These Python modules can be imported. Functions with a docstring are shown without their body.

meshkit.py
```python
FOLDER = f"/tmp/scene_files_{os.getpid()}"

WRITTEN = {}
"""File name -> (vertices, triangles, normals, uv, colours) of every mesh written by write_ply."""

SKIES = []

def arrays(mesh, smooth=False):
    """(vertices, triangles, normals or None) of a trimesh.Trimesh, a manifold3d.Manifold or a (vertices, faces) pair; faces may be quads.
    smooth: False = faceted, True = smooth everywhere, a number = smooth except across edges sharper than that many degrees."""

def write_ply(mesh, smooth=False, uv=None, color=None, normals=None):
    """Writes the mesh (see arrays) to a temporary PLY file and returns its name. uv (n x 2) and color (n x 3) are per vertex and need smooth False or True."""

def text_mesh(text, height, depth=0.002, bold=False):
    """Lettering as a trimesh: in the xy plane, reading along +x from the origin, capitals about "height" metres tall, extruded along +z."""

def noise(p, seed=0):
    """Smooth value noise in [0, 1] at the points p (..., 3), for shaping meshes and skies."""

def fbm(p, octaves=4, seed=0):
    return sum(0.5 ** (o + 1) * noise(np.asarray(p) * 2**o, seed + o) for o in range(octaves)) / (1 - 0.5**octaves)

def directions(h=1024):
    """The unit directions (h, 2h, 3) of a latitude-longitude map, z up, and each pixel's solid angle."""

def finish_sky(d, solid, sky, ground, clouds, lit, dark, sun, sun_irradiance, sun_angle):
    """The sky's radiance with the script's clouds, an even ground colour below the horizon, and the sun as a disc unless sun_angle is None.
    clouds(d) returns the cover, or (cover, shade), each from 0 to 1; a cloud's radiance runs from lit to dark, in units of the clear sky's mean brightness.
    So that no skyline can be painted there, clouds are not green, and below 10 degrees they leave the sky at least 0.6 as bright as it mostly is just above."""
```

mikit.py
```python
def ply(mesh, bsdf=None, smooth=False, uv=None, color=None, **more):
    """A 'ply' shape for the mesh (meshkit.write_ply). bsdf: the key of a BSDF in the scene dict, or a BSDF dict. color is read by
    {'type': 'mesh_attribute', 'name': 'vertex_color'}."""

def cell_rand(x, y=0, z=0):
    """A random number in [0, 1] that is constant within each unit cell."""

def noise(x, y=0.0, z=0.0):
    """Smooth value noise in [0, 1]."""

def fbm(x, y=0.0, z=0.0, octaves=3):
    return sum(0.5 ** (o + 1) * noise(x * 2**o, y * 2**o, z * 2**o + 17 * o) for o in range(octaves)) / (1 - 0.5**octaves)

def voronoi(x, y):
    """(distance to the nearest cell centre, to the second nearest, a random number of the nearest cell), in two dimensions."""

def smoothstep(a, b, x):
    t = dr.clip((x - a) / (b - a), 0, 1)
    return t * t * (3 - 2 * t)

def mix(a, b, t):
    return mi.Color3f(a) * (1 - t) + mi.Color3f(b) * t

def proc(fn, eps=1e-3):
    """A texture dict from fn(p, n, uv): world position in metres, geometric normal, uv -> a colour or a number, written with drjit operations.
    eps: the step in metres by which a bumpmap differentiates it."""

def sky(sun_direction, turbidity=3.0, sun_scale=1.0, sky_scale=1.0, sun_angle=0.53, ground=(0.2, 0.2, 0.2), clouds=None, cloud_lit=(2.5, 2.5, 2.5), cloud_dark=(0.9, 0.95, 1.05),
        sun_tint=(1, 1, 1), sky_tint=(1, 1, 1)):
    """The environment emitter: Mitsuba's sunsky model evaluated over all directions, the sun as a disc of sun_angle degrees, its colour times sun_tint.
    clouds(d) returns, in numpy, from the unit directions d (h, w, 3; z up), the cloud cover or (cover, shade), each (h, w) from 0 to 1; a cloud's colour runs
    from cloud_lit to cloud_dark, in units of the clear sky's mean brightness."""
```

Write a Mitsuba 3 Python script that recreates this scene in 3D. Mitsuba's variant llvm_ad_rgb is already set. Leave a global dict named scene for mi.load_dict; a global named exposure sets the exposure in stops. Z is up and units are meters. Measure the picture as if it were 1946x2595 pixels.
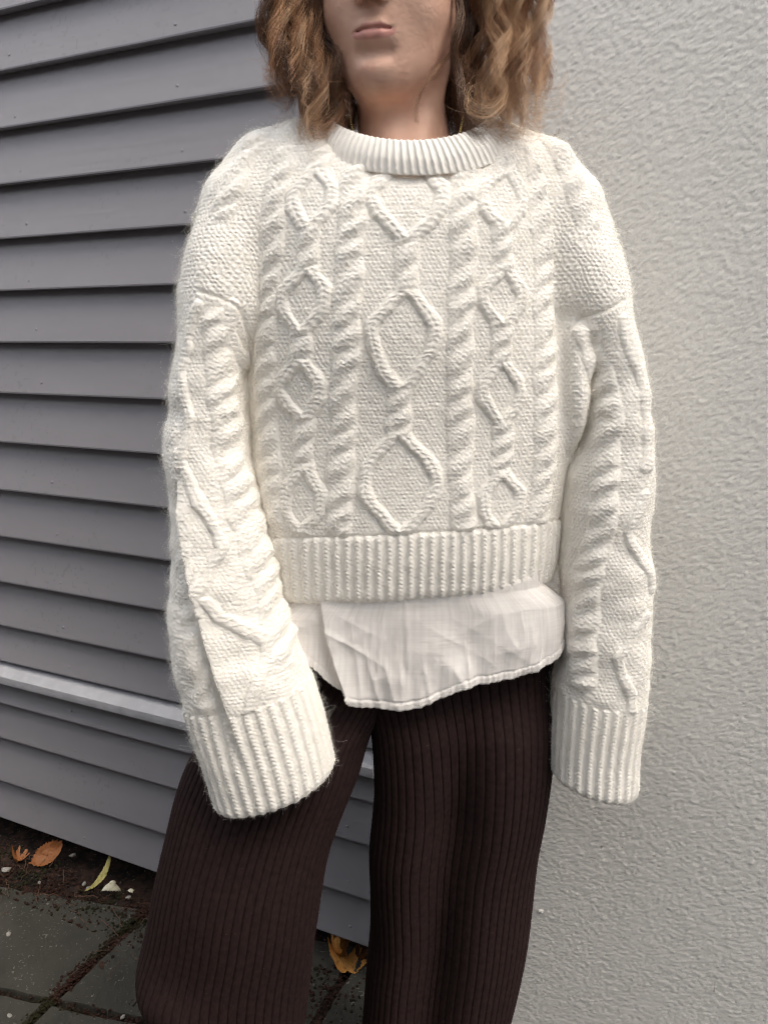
import math, os, random, tempfile
import numpy as np, trimesh, drjit as dr, mitsuba as mi
import scipy.sparse as sp
import scipy.sparse.csgraph
from scipy import ndimage
from scipy.interpolate import CubicSpline, PchipInterpolator
import mikit, meshkit

# ---------------------------------------------------------------- camera, sky, exposure
T = mi.ScalarTransform4f
scene, labels = {}, {}
EYE_HEIGHT, PITCH = 1.17, math.radians(12.6)
scene['camera'] = {'type': 'perspective', 'fov': 52.8, 'fov_axis': 'x', 'near_clip': 0.02, 'far_clip': 500.0,
                   'to_world': T().look_at(origin=[0, 0, EYE_HEIGHT], target=[0, math.cos(PITCH), EYE_HEIGHT - math.sin(PITCH)], up=[0, 0, 1])}
scene['sky'] = mikit.sky((0.48, -0.40, 1.0), turbidity=3.0, sun_scale=0.30, sun_angle=34, sun_tint=(0.96, 1.0, 1.06), clouds=lambda d: 1.0,
                         cloud_lit=(2.44, 2.5, 2.60), ground=(0.1, 0.1, 0.1))
exposure = 2.79

rng = np.random.default_rng(7)


# ---------------------------------------------------------------- materials
def mat(name, d):
    scene[name] = d


def rgb(*c):
    return {'type': 'rgb', 'value': list(c)}


n3, fb = mikit.noise, mikit.fbm
WALL_A = math.radians(-24.54)
WX, WY = math.cos(WALL_A), math.sin(WALL_A)          # along the wall, to the right
NX, NY = WY, -WX                                     # out of the wall, towards the camera
W0 = (-0.912, 1.635)                                 # a point of the wall line at s = 0


def wall_s(p):
    return (p.x - W0[0]) * WX + (p.y - W0[1]) * WY


def paint_colour(p, n, uv):
    s = wall_s(p)
    t = fb(s * 3, p.z * 14, 3.0, 3)
    sp_ = mikit.smoothstep(0.80, 0.86, n3(s * 160, p.z * 160, 1.0)) * mikit.smoothstep(0.5, 0.75, n3(s * 9, p.z * 9, 4.0))
    c = mikit.mix((0.232, 0.224, 0.245), (0.272, 0.264, 0.287), t)
    return mikit.mix(c, (0.17, 0.165, 0.165), sp_ * 0.25)


def paint_relief(p, n, uv):
    s = wall_s(p)
    brush = fb(s * 5, p.z * 420, 1.0, 2) * 0.45
    grain = fb(s * 9 + 40, p.z * 190, 7.0, 2) * mikit.smoothstep(1.45, 1.62, p.z + 0.2 * n3(s * 2, 0, 0)) * 1.0
    fine = n3(s * 420, p.z * 420, 2.0) * 0.18
    return 0.0004 * (brush + grain + fine)


mat('board_paint', {'type': 'bumpmap', 'arbitrary': mikit.proc(paint_relief, 6e-4), 'scale': 1.0,
                    'bsdf': {'type': 'principled', 'base_color': mikit.proc(paint_colour), 'roughness': 0.5, 'specular': 0.35}})


mat('sill_paint', {'type': 'bumpmap', 'arbitrary': mikit.proc(paint_relief, 6e-4), 'scale': 1.0,
                   'bsdf': {'type': 'principled', 'roughness': 0.5, 'specular': 0.4,
                            'base_color': mikit.proc(lambda p, n, uv: mikit.mix((0.33, 0.33, 0.355), (0.47, 0.47, 0.50), fb(wall_s(p) * 40, p.z * 60, 2.0, 3)))}})


def stucco_relief(p, n, uv):
    s = wall_s(p)
    # combed, slightly slanted grains of a sprayed render
    u, v = s * 0.93 + p.z * 0.37, p.z * 0.93 - s * 0.37
    g = n3(u * 455, v * 410, 0.0) - 0.40 * n3(u * 200 + 9, v * 190, 5.0)
    return 0.0017 * g


def stucco_colour(p, n, uv):
    s = wall_s(p)
    t = fb(s * 4, p.z * 4, 2.0, 4)
    c = mikit.mix((0.625, 0.615, 0.59), (0.68, 0.67, 0.645), t)
    sand = n3(s * 560, p.z * 560, 11.0) - 0.5
    c = c * (1 + 0.14 * sand)
    speck = mikit.smoothstep(0.955, 0.975, n3(s * 130, p.z * 130, 3.0)) * mikit.smoothstep(0.55, 0.8, n3(s * 5, p.z * 5, 8.0))
    return mikit.mix(c, (0.16, 0.12, 0.09), speck * 0.7)


mat('stucco', {'type': 'bumpmap', 'arbitrary': mikit.proc(stucco_relief, 3e-4), 'scale': 1.0,
               'bsdf': {'type': 'principled', 'base_color': mikit.proc(stucco_colour), 'roughness': 0.62, 'specular': 0.35}})


mat('stucco_coat', {'type': 'twosided', 'bsdf': {'type': 'principled', 'base_color': mikit.proc(stucco_colour), 'roughness': 0.62, 'specular': 0.35}})


def slab_colour(p, n, uv):
    t = fb(p.x * 9, p.y * 9, 1.0, 4)
    c = mikit.mix((0.034, 0.032, 0.027), (0.068, 0.064, 0.053), t)
    moss = mikit.smoothstep(0.55, 0.75, fb(p.x * 16, p.y * 16, 5.0, 3))
    c = mikit.mix(c, (0.033, 0.033, 0.026), moss * 0.5)
    fl = mikit.smoothstep(0.86, 0.92, n3(p.x * 260, p.y * 260, 1.0)) * mikit.smoothstep(0.35, 0.7, n3(p.x * 40, p.y * 40, 3.0))
    fl2 = mikit.smoothstep(0.93, 0.96, n3(p.x * 330, p.y * 330, 6.0))
    return mikit.mix(mikit.mix(c, (0.20, 0.19, 0.16), fl * 0.6), (0.24, 0.22, 0.18), fl2 * 0.5)


mat('slab', {'type': 'bumpmap', 'arbitrary': mikit.proc(lambda p, n, uv: 0.0022 * (n3(p.x * 420, p.y * 420, 1.0) + 1.2 * n3(p.x * 150, p.y * 150, 2.0)), 5e-4), 'scale': 1.0,
             'bsdf': {'type': 'principled', 'base_color': mikit.proc(slab_colour), 'roughness': 0.8, 'specular': 0.3}})


def soil_colour(p, n, uv):
    t = fb(p.x * 50, p.y * 50, p.z * 50, 4)
    c = mikit.mix((0.008, 0.006, 0.005), (0.040, 0.022, 0.016), mikit.smoothstep(0.3, 0.75, t))
    rust = mikit.smoothstep(0.6, 0.8, fb(p.x * 130, p.y * 130, 4.0, 2))
    c = mikit.mix(c, (0.075, 0.030, 0.020), rust * 0.6)
    fl = mikit.smoothstep(0.9, 0.95, n3(p.x * 230, p.y * 230, 1.0))
    return mikit.mix(c, (0.18, 0.15, 0.12), fl * 0.7)


mat('soil', {'type': 'principled', 'base_color': mikit.proc(soil_colour), 'roughness': 0.85, 'specular': 0.3})
mat('footing', {'type': 'principled', 'roughness': 0.9, 'specular': 0.2,
                'base_color': mikit.proc(lambda p, n, uv: mikit.mix((0.012, 0.011, 0.010), (0.10, 0.095, 0.085), mikit.smoothstep(0.45, 0.85, fb(p.x * 60, p.y * 60, p.z * 90, 3))))})


# ---------------------------------------------------------------- mesh helpers
def add(key, mesh, bsdf, smooth=False, **more):
    scene[key] = mikit.ply(mesh, bsdf, smooth=smooth, **more)
    return key


def tag(key, label=None, category=None, group=None, kind=None):
    d = {}
    for a, b in (('label', label), ('category', category), ('group', group), ('kind', kind)):
        if b:
            d[a] = b
    labels[key] = d


def numbered(base, i):
    return base if i == 0 else f'{base}_{i:03d}'


def wall_pt(s, z, out=0.0):
    return np.array([W0[0] + s * WX + out * NX, W0[1] + s * WY + out * NY, z])


def grid_faces(nr, nc, closed=False):
    r, c = np.meshgrid(np.arange(nr - 1), np.arange(nc if closed else nc - 1), indexing='ij')
    d = (c + 1) % nc
    return np.stack([r * nc + c, r * nc + d, (r + 1) * nc + d, (r + 1) * nc + c], -1).reshape(-1, 4)


def prism(section, s0, s1, flip=False):
    """A closed section [(out, z)] swept along the wall from s0 to s1, with end caps."""
    a = np.array([wall_pt(s0, z, o) for o, z in section])
    b = np.array([wall_pt(s1, z, o) for o, z in section])
    n = len(section)
    v = np.vstack([a, b])
    f = [[i, (i + 1) % n, n + (i + 1) % n] for i in range(n)] + [[i, n + (i + 1) % n, n + i] for i in range(n)]
    f += [[0, i + 1, i] for i in range(1, n - 1)] + [[n, n + i, n + i + 1] for i in range(1, n - 1)]
    m = trimesh.Trimesh(v, f, process=False)
    m.fix_normals()
    return m


# ---------------------------------------------------------------- the setting
# bare ground under everything, to the horizon
add('ground', (np.array([[-60, -60, -0.03], [60, -60, -0.03], [60, 60, -0.03], [-60, 60, -0.03]], float), np.array([[0, 1, 2, 3]])), 'soil')
tag('ground', kind='structure')

# weatherboards: each board leans out towards its lower edge, 14 mm thick there
S_CORNER = 0.99
edges = [0.0598, 0.1609, 0.2749, 0.3643]
upper = [0.4700, 0.5555, 0.6580, 0.7605, 0.8624, 0.9634, 1.0635, 1.1629, 1.2611, 1.3563, 1.4521, 1.5474, 1.6419]
while upper[-1] < 2.75:
    upper.append(upper[-1] + 0.0955)
boards = []
for lo, hi in zip(edges, edges[1:] + [0.420]):
    boards.append((lo, hi))
for lo, hi in zip(upper, upper[1:]):
    boards.append((lo, hi))
k = 0
for i, (lo, hi) in enumerate(boards):
    top = hi + (0.012 if i != 3 and i != len(boards) - 1 else 0.0)
    lean = 0.0005 * math.sin(i * 2.3)
    sec = [(-0.0020, lo), (0.0 + lean, lo + 0.0014), (0.0003 + lean, lo + 0.004), (-0.0235, top), (-0.040, top), (-0.027, lo + 0.004)]
    add('siding_wall__' + numbered('board', k), prism(sec, -2.2, S_CORNER), 'board_paint')
    k += 1
# the sill that caps the lower boards: sloped top, rounded nose
sill = [(-0.02, 0.4635), (-0.010, 0.4622), (0.0165, 0.4465), (0.0195, 0.4445), (0.0202, 0.440), (0.0202, 0.4290), (0.0190, 0.4262), (0.0165, 0.4255), (0.0, 0.4255), (-0.02, 0.4255)]
add('siding_wall__sill', prism(sill, -2.2, S_CORNER), 'sill_paint', smooth=25)  # all of it painted paler than the boards
add('siding_wall__backing', prism([(-0.041, 0.075), (-0.041, 2.8), (-0.12, 2.8), (-0.12, 0.075)], -2.2, S_CORNER), 'footing')
add('siding_wall__footing', prism([(-0.125, -0.06), (-0.125, 0.0745), (-0.2, 0.0745), (-0.2, -0.06)], -2.2, S_CORNER), 'footing')
k = 0
for lo, hi in boards:
    for s_ in (-0.105, 0.265, 0.635, 0.93):
        m = trimesh.creation.icosphere(2, 1.0)
        jx, jz = rng.normal(0, 0.003), rng.normal(0, 0.003)
        v = m.vertices * (0.85 + 0.35 * meshkit.noise(m.vertices * 1.7 + k)[:, None]) * np.array([0.0034, 0.0017, 0.0031])
        P_ = wall_pt(s_ + jx, lo + 0.0235 + jz, 0.0003 - 0.0235 * (0.0235 + jz) / (hi + 0.012 - lo))
        V = np.stack([P_[0] + v[:, 0] * WX + v[:, 1] * NX, P_[1] + v[:, 0] * WY + v[:, 1] * NY, P_[2] + v[:, 2]], 1)
        add('siding_wall__' + numbered('nail_head', k), trimesh.Trimesh(V, m.faces[:, ::-1], process=False), 'board_paint', smooth=True)
        k += 1
tag('siding_wall', 'grey painted weatherboard wall with a pale sill across its lower part, behind the person', 'wall')
labels['siding_wall__sill'] = {'label': 'projecting sloped sill in a paler paint than the boards'}

add('stucco_wall__core', prism([(0.0145, -0.03), (0.0145, 2.85), (-0.14, 2.85), (-0.14, -0.03)], S_CORNER + 0.002, 3.4), 'stucco')
# the sprayed coat: real grains, 3 to 5 mm across, on the part of the wall that stands near the person
gs, gz = np.meshgrid(np.arange(S_CORNER + 0.07, 1.68, 0.00215), np.arange(-0.03, 1.84, 0.00215), indexing='ij')
g0 = np.random.default_rng(3).normal(0, 1, gs.shape)
g1 = ndimage.gaussian_filter(g0, (0.60, 0.52))
g0 = 0.0160 + 0.00027 * g1 / g1.std() + 0.0003 * meshkit.noise(np.stack([gs * 22, gz * 22, 0 * gs], -1), 4)
coat = np.stack([W0[0] + gs * WX + g0 * NX, W0[1] + gs * WY + g0 * NY, gz], -1).reshape(-1, 3)
add('stucco_wall__coat', (coat, grid_faces(*gs.shape)[:, ::1]), 'stucco_coat', smooth=True)
tag('stucco_wall', 'pale grey rough rendered wall on the right behind the person', 'wall')
bl = rng
for i, (s_, z_, r_) in enumerate([(1.602, 1.445, 0.0055), (1.215, 0.250, 0.0085), (1.290, 0.262, 0.0055), (1.262, 0.485, 0.0045), (1.205, 0.432, 0.0048), (1.200, 0.395, 0.0042), (1.19, 0.29, 0.004)]):
    m = trimesh.creation.icosphere(2, 1.0)
    v = m.vertices * np.array([0.6, 0.5, 1.0]) * r_
    v = v * (0.8 + 0.5 * meshkit.noise(m.vertices * 1.6 + i * 7)[:, None])
    c, s__ = math.cos(0.5 + i), math.sin(0.5 + i)
    x, z = v[:, 0] * c - v[:, 2] * s__, v[:, 0] * s__ + v[:, 2] * c
    P = wall_pt(s_, z_, 0.0165)
    V = np.stack([P[0] + x * WX + v[:, 1] * NX, P[1] + x * WY + v[:, 1] * NY, P[2] + z], 1)
    add('stucco_wall__' + numbered('plaster_lump', i), trimesh.Trimesh(V, m.faces[:, ::-1], process=False), 'stucco', smooth=True)

# added unseen light blocker behind the camera: a dark plank fence, which keeps the low sky off the walls and the ground
mat('screen_wood', {'type': 'principled', 'roughness': 0.8, 'specular': 0.2,
                   'base_color': mikit.proc(lambda p, n, uv: mikit.mix((0.05, 0.045, 0.04), (0.10, 0.09, 0.08), fb(p.x * 30, p.y * 30, p.z * 2, 3)))})
FD = 2.45
for i in range(34):
    s0 = -3.4 + i * 0.2
    add('added_screen__' + numbered('plank', i), prism([(FD, 0.0), (FD, 2.6 + 0.01 * (i % 3)), (FD + 0.02, 2.6 + 0.01 * (i % 3)), (FD + 0.02, 0.0)], s0, s0 + 0.194), 'screen_wood')
for i, z_ in enumerate((0.3, 1.2, 2.1)):
    add('added_screen__' + numbered('rail', i), prism([(FD + 0.022, z_), (FD + 0.022, z_ + 0.09), (FD + 0.06, z_ + 0.09), (FD + 0.06, z_)], -3.4, 3.4), 'screen_wood')
tag('added_screen', 'added unseen dark plank fence across the yard facing the two walls', 'screen')


# paving: two rows of concrete slabs whose joints are filled with moss and grit
def rough_slab(corners, seed, z=0.0, thick=0.04):
    c = np.array(corners, float)
    n = 26
    pts = []
    for i in range(4):
        a, b = c[i], c[(i + 1) % 4]
        for t in np.linspace(0, 1, n, endpoint=False):
            pts.append(a + (b - a) * t)
    pts = np.array(pts)
    ctr = pts.mean(0)
    w = (meshkit.noise(np.c_[pts * 22, np.full(len(pts), seed)]) - 0.5) * 0.008 + (meshkit.noise(np.c_[pts * 90, np.full(len(pts), seed + 3)]) - 0.5) * 0.004
    d = (pts - ctr) / np.linalg.norm(pts - ctr, axis=1, keepdims=True)
    pts = pts + d * w[:, None]
    rings = [(1.0, -thick), (1.0, -0.006), (0.996, -0.0015), (0.990, 0.0)]
    V, m = [], len(pts)
    for s_, h in rings:
        q = ctr + (pts - ctr) * s_
        V.append(np.c_[q, np.full(m, z + h)])
    V.append(np.array([[ctr[0], ctr[1], z]]))
    V = np.vstack(V)
    F = grid_faces(len(rings), m, True)
    F = np.vstack([F[:, [0, 1, 2]], F[:, [0, 2, 3]]])
    top = np.array([[(len(rings) - 1) * m + i, (len(rings) - 1) * m + (i + 1) % m, len(V) - 1] for i in range(m)])
    return trimesh.Trimesh(V, np.vstack([F, top]), process=False)


ang = math.radians(66)                                # direction of the joint that runs away from the camera
J = np.array([-0.61, 1.165])                          # where two joints cross
ex, ey = np.array([math.cos(ang - math.pi / 2), math.sin(ang - math.pi / 2)]), np.array([math.cos(ang), math.sin(ang)])
ex = np.array([0.978, -0.21])
k = 0
for a in range(-3, 5):
    for b in range(-5, 1):
        w_, h_ = 0.45, 0.245 if b == 0 else 0.45
        o = J + ex * (a * 0.468) + ey * (0 if b == 0 else b * 0.462)
        off = 0.015
        cs = [o + ex * off + ey * off, o + ex * (w_ + off) + ey * off, o + ex * (w_ + off) + ey * (h_ + off - 0.004), o + ex * off + ey * (h_ + off - 0.004)]
        add('paving__' + numbered('slab', k), rough_slab(cs, k, z=0.0015 * ((a * 7 + b * 3) % 4)), 'slab', smooth=40)
        k += 1
tag('paving', kind='structure')


# ---------------------------------------------------------------- implicit surfaces
def smin(a, b, k):
    h = np.maximum(k - np.abs(a - b), 0) / k
    return np.minimum(a, b) - h * h * k * 0.25


def smax(a, b, k):
    return -smin(-a, -b, k)


def nets(F, xs, ys, zs):
    """Surface nets: quads of the level 0 of F sampled on a rectilinear grid (negative inside)."""
    S = F < 0
    nx, ny, nz = F.shape
    C = np.zeros((nx - 1, ny - 1, nz - 1), np.uint8)
    for a, b, c in np.ndindex(2, 2, 2):
        C += S[a:nx - 1 + a, b:ny - 1 + b, c:nz - 1 + c]
    ci = np.argwhere((C > 0) & (C < 8))
    idx = np.full(C.shape, -1, np.int64)
    idx[tuple(ci.T)] = np.arange(len(ci))
    i, j, k = ci.T
    P, N = np.zeros((len(ci), 3)), np.zeros(len(ci))
    corners = list(np.ndindex(2, 2, 2))
    val = {c: F[i + c[0], j + c[1], k + c[2]] for c in corners}
    for c in corners:
        for ax in range(3):
            if c[ax] == 0:
                e = tuple(1 if q == ax else c[q] for q in range(3))
                fa, fb_ = val[c], val[e]
                on = (fa < 0) != (fb_ < 0)
                t = np.where(on, fa / np.where(on, fa - fb_, 1), 0)
                q = np.tile(np.array(c, float), (len(ci), 1))
                q[:, ax] += t
                P += q * on[:, None]
                N += on
    P /= N[:, None]
    base = np.stack([i, j, k], 1)
    V = np.empty_like(P)
    for ax, g in enumerate((xs, ys, zs)):
        g = np.asarray(g)
        V[:, ax] = g[base[:, ax]] * (1 - P[:, ax]) + g[base[:, ax] + 1] * P[:, ax]
    Q = []
    for ax in range(3):
        u, v = (ax + 1) % 3, (ax + 2) % 3
        lo = [slice(None)] * 3
        lo[ax] = slice(0, -1)
        hi = [slice(None)] * 3
        hi[ax] = slice(1, None)
        ch = S[tuple(lo)] != S[tuple(hi)]
        e = np.argwhere(ch)
        ok = (e[:, u] > 0) & (e[:, v] > 0) & (e[:, u] < F.shape[u] - 1) & (e[:, v] < F.shape[v] - 1)
        e = e[ok]
        if not len(e):
            continue
        inside = S[tuple(e.T)]

        def cell(du, dv):
            c = e.copy()
            c[:, u] += du
            c[:, v] += dv
            return idx[tuple(c.T)]

        q = np.stack([cell(-1, -1), cell(0, -1), cell(0, 0), cell(-1, 0)], 1)
        Q.append(np.where(inside[:, None], q, q[:, ::-1]))
    return V, np.vstack(Q)


def edge_list(Q):
    e = np.vstack([Q[:, [0, 1]], Q[:, [1, 2]], Q[:, [2, 3]], Q[:, [3, 0]]])
    e.sort(axis=1)
    n = Q.max() + 1
    u, inv = np.unique(e[:, 0] * n + e[:, 1], return_inverse=True)
    return np.stack([u // n, u % n], 1), inv.reshape(4, -1).T


def subdivide(V, Q):
    E, fe = edge_list(Q)
    n, m = len(V), len(E)
    c = n + m + np.arange(len(Q))
    V2 = np.vstack([V, V[E].mean(1), V[Q].mean(1)])
    e = n + fe
    Q2 = np.vstack([np.stack([Q[:, 0], e[:, 0], c, e[:, 3]], 1), np.stack([e[:, 0], Q[:, 1], e[:, 1], c], 1),
                    np.stack([c, e[:, 1], Q[:, 2], e[:, 2]], 1), np.stack([e[:, 3], c, e[:, 2], Q[:, 3]], 1)])
    return V2, Q2


def relax(V, Q, n=2, lam=0.5, mu=-0.52):
    E, _ = edge_list(Q)
    m = len(V)
    A = sp.coo_matrix((np.ones(2 * len(E)), (np.r_[E[:, 0], E[:, 1]], np.r_[E[:, 1], E[:, 0]])), shape=(m, m)).tocsr()
    D = np.maximum(np.asarray(A.sum(1)).ravel(), 1)[:, None]
    for _ in range(n):
        V = V + lam * (A @ V / D - V)
        if mu:
            V = V + mu * (A @ V / D - V)
    return V


def normals(V, Q):
    d = np.cross(V[Q[:, 2]] - V[Q[:, 0]], V[Q[:, 3]] - V[Q[:, 1]])
    N = np.zeros_like(V)
    for k_ in range(4):
        for a in range(3):
            N[:, a] += np.bincount(Q[:, k_], d[:, a], len(V))
    return N / np.maximum(np.linalg.norm(N, axis=1, keepdims=True), 1e-12)


def pick(V, Q, mask, N=None):
    """The faces of a mask with the vertices they use."""
    q = Q[mask]
    u, inv = np.unique(q, return_inverse=True)
    return V[u], inv.reshape(q.shape), (None if N is None else N[u])


def ply_n(key, V, Q, N, bsdf):
    """An entry with given vertex normals, so that neighbouring parts join without a shading line."""
    f = np.vstack([Q[:, [0, 1, 2]], Q[:, [0, 2, 3]]]) if Q.shape[1] == 4 else Q
    path = meshkit.write_ply((V, f), True, normals=N)
    scene[key] = {'type': 'ply', 'filename': path, 'face_normals': False, 'bsdf': {'type': 'ref', 'id': bsdf}}


def pw(tab, z):
    t = sorted(tab)
    a = np.array(t)
    return PchipInterpolator(a[:, 0], a[:, 1])(np.clip(z, a[0, 0], a[-1, 0]))


def tube_field(X, Y, z, left, right, yc, b, p=2.2):
    """Signed distance, nearly, to a body whose level cuts are superellipses; z a vector along the last axis."""
    L, R, C, B = pw(left, z), pw(right, z), pw(yc, z), np.maximum(pw(b, z), 0.004)
    a, cx = np.maximum((R - L) / 2, 0.004), (L + R) / 2
    dx, dy = np.abs(X - cx) / a, np.abs(Y - C) / B
    r = np.maximum((dx ** p + dy ** p) ** (1 / p), 1e-4)
    g = r ** (1 - p) * np.sqrt((dx ** (p - 1) / a) ** 2 + (dy ** (p - 1) / B) ** 2)
    return (r - 1) / np.maximum(g, 1e-3)


# ---------------------------------------------------------------- wool and its knit
mat('wool', {'type': 'twosided', 'bsdf': {'type': 'principled', 'roughness': 0.95, 'specular': 0.15, 'sheen': 0.6, 'sheen_tint': 0.2,
             'base_color': mikit.proc(lambda p, n, uv: mikit.mix((0.80, 0.775, 0.732), (0.845, 0.825, 0.788), fb(p.x * 60, p.y * 60, p.z * 90, 3)))}})
mat('wool_fibre', {'type': 'twosided', 'bsdf': {'type': 'diffuse', 'reflectance': rgb(0.84, 0.815, 0.755)}})

ROPE_A = [(1.3768,-0.1065),(1.3216,-0.1181),(1.2551,-0.1237),(1.1863,-0.1305),(1.1098,-0.1346),(1.0303,-0.1335),(0.9866,-0.1295),(0.9476,-0.1226)]
ROPE_B = [(1.3581,-0.0275),(1.304,-0.0323),(1.2576,-0.0357),(1.2101,-0.0386),(1.1614,-0.0411),(1.1114,-0.0447),(1.0601,-0.0474),(1.0074,-0.0496),(0.9451,-0.053)]
ROPE_C = [(1.3581,0.0855),(1.304,0.0838),(1.2576,0.0839),(1.2101,0.0834),(1.1614,0.0825),(1.1114,0.0836),(1.0601,0.0857),(1.0074,0.0884),(0.9451,0.0924)]
ROPE_D = [(1.3813,0.1656),(1.3309,0.1713),(1.26,0.177),(1.1863,0.1804),(1.1098,0.1839),(1.0303,0.1859),(0.9755,0.1836),(0.9391,0.1808)]
ROPE_YL = [(1.3956,-0.1328),(1.3639,-0.1526),(1.3259,-0.1684),(1.292,-0.1802)]
ROPE_YR = [(1.3896,0.1859),(1.3612,0.2011),(1.3227,0.2155),(1.2884,0.2257)]
ROPE_SL = [(1.204,-0.1842),(1.1474,-0.1826),(1.1062,-0.1802),(1.0592,-0.1775),(1.0217,-0.1727),(0.9772,-0.1619),(0.9332,-0.1508),(0.8883,-0.1374),(0.8373,-0.1239),(0.7964,-0.1182)]
ROPE_SL2 = [(0.9564,-0.2294),(0.9127,-0.2266),(0.8567,-0.2211),(0.7991,-0.2122),(0.7459,-0.2028)]
ROPE_SR = [(1.191,0.2216),(1.1563,0.2348),(1.1108,0.252),(1.0799,0.256),(1.022,0.2545),(0.9733,0.2554),(0.9291,0.2485),(0.8913,0.2409),(0.8435,0.2415),(0.8023,0.2427),(0.7482,0.2385)]
CEN_MID = [(1.3581,0.0261),(1.304,0.0245),(1.2149,0.0231),(1.1737,0.0204),(1.1154,0.0166),(1.0705,0.0168),(1.0128,0.0181),(0.9451,0.0173)]
CEN_L = [(1.3772,-0.0669),(1.3164,-0.0749),(1.2864,-0.0794),(1.2152,-0.0849),(1.1762,-0.0883),(1.1151,-0.0933),(1.0827,-0.0904),(1.033,-0.0911),(0.9874,-0.0926),(0.9435,-0.0963)]
CEN_R = [(1.3772,0.1298),(1.3164,0.1271),(1.284,0.1262),(1.2152,0.1285),(1.111,0.1315),(1.033,0.1351),(0.9874,0.1361),(0.9435,0.136)]
# diamonds: rows of their upper end, widest place and lower end (z), half width there
DIA_MID = [([(1.3581,-0.3972),(1.3186,-0.4015),(1.2688,-0.4069)], 0.0370), ([(1.2235,-0.4118),(1.1751,-0.417),(1.1124,-0.4238)], 0.0340), ([(1.073,-0.4281),(1.0128,-0.4346),(0.949,-0.4415)], 0.0405)]
DIA_L = [([(1.3495,-0.4011),(1.3164,-0.4047),(1.284,-0.4082)], 0.0225), ([(1.245,-0.4124),(1.2123,-0.4159),(1.1737,-0.4201)], 0.0235), ([(1.1504,-0.4226),(1.1151,-0.4265),(1.0812,-0.4301)], 0.0230), ([(1.0303,-0.4356),(0.9912,-0.4399),(0.9474,-0.4446)], 0.0215)]
DIA_R = [([(1.3495,-0.4011),(1.3164,-0.4047),(1.2826,-0.4083)], 0.0235), ([(1.245,-0.4124),(1.2152,-0.4156),(1.1821,-0.4192)], 0.0225), ([(1.1504,-0.4226),(1.112,-0.4268),(1.076,-0.4307)], 0.0215), ([(1.025,-0.4362),(0.9874,-0.4403),(0.9463,-0.4447)], 0.0215)]
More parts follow.
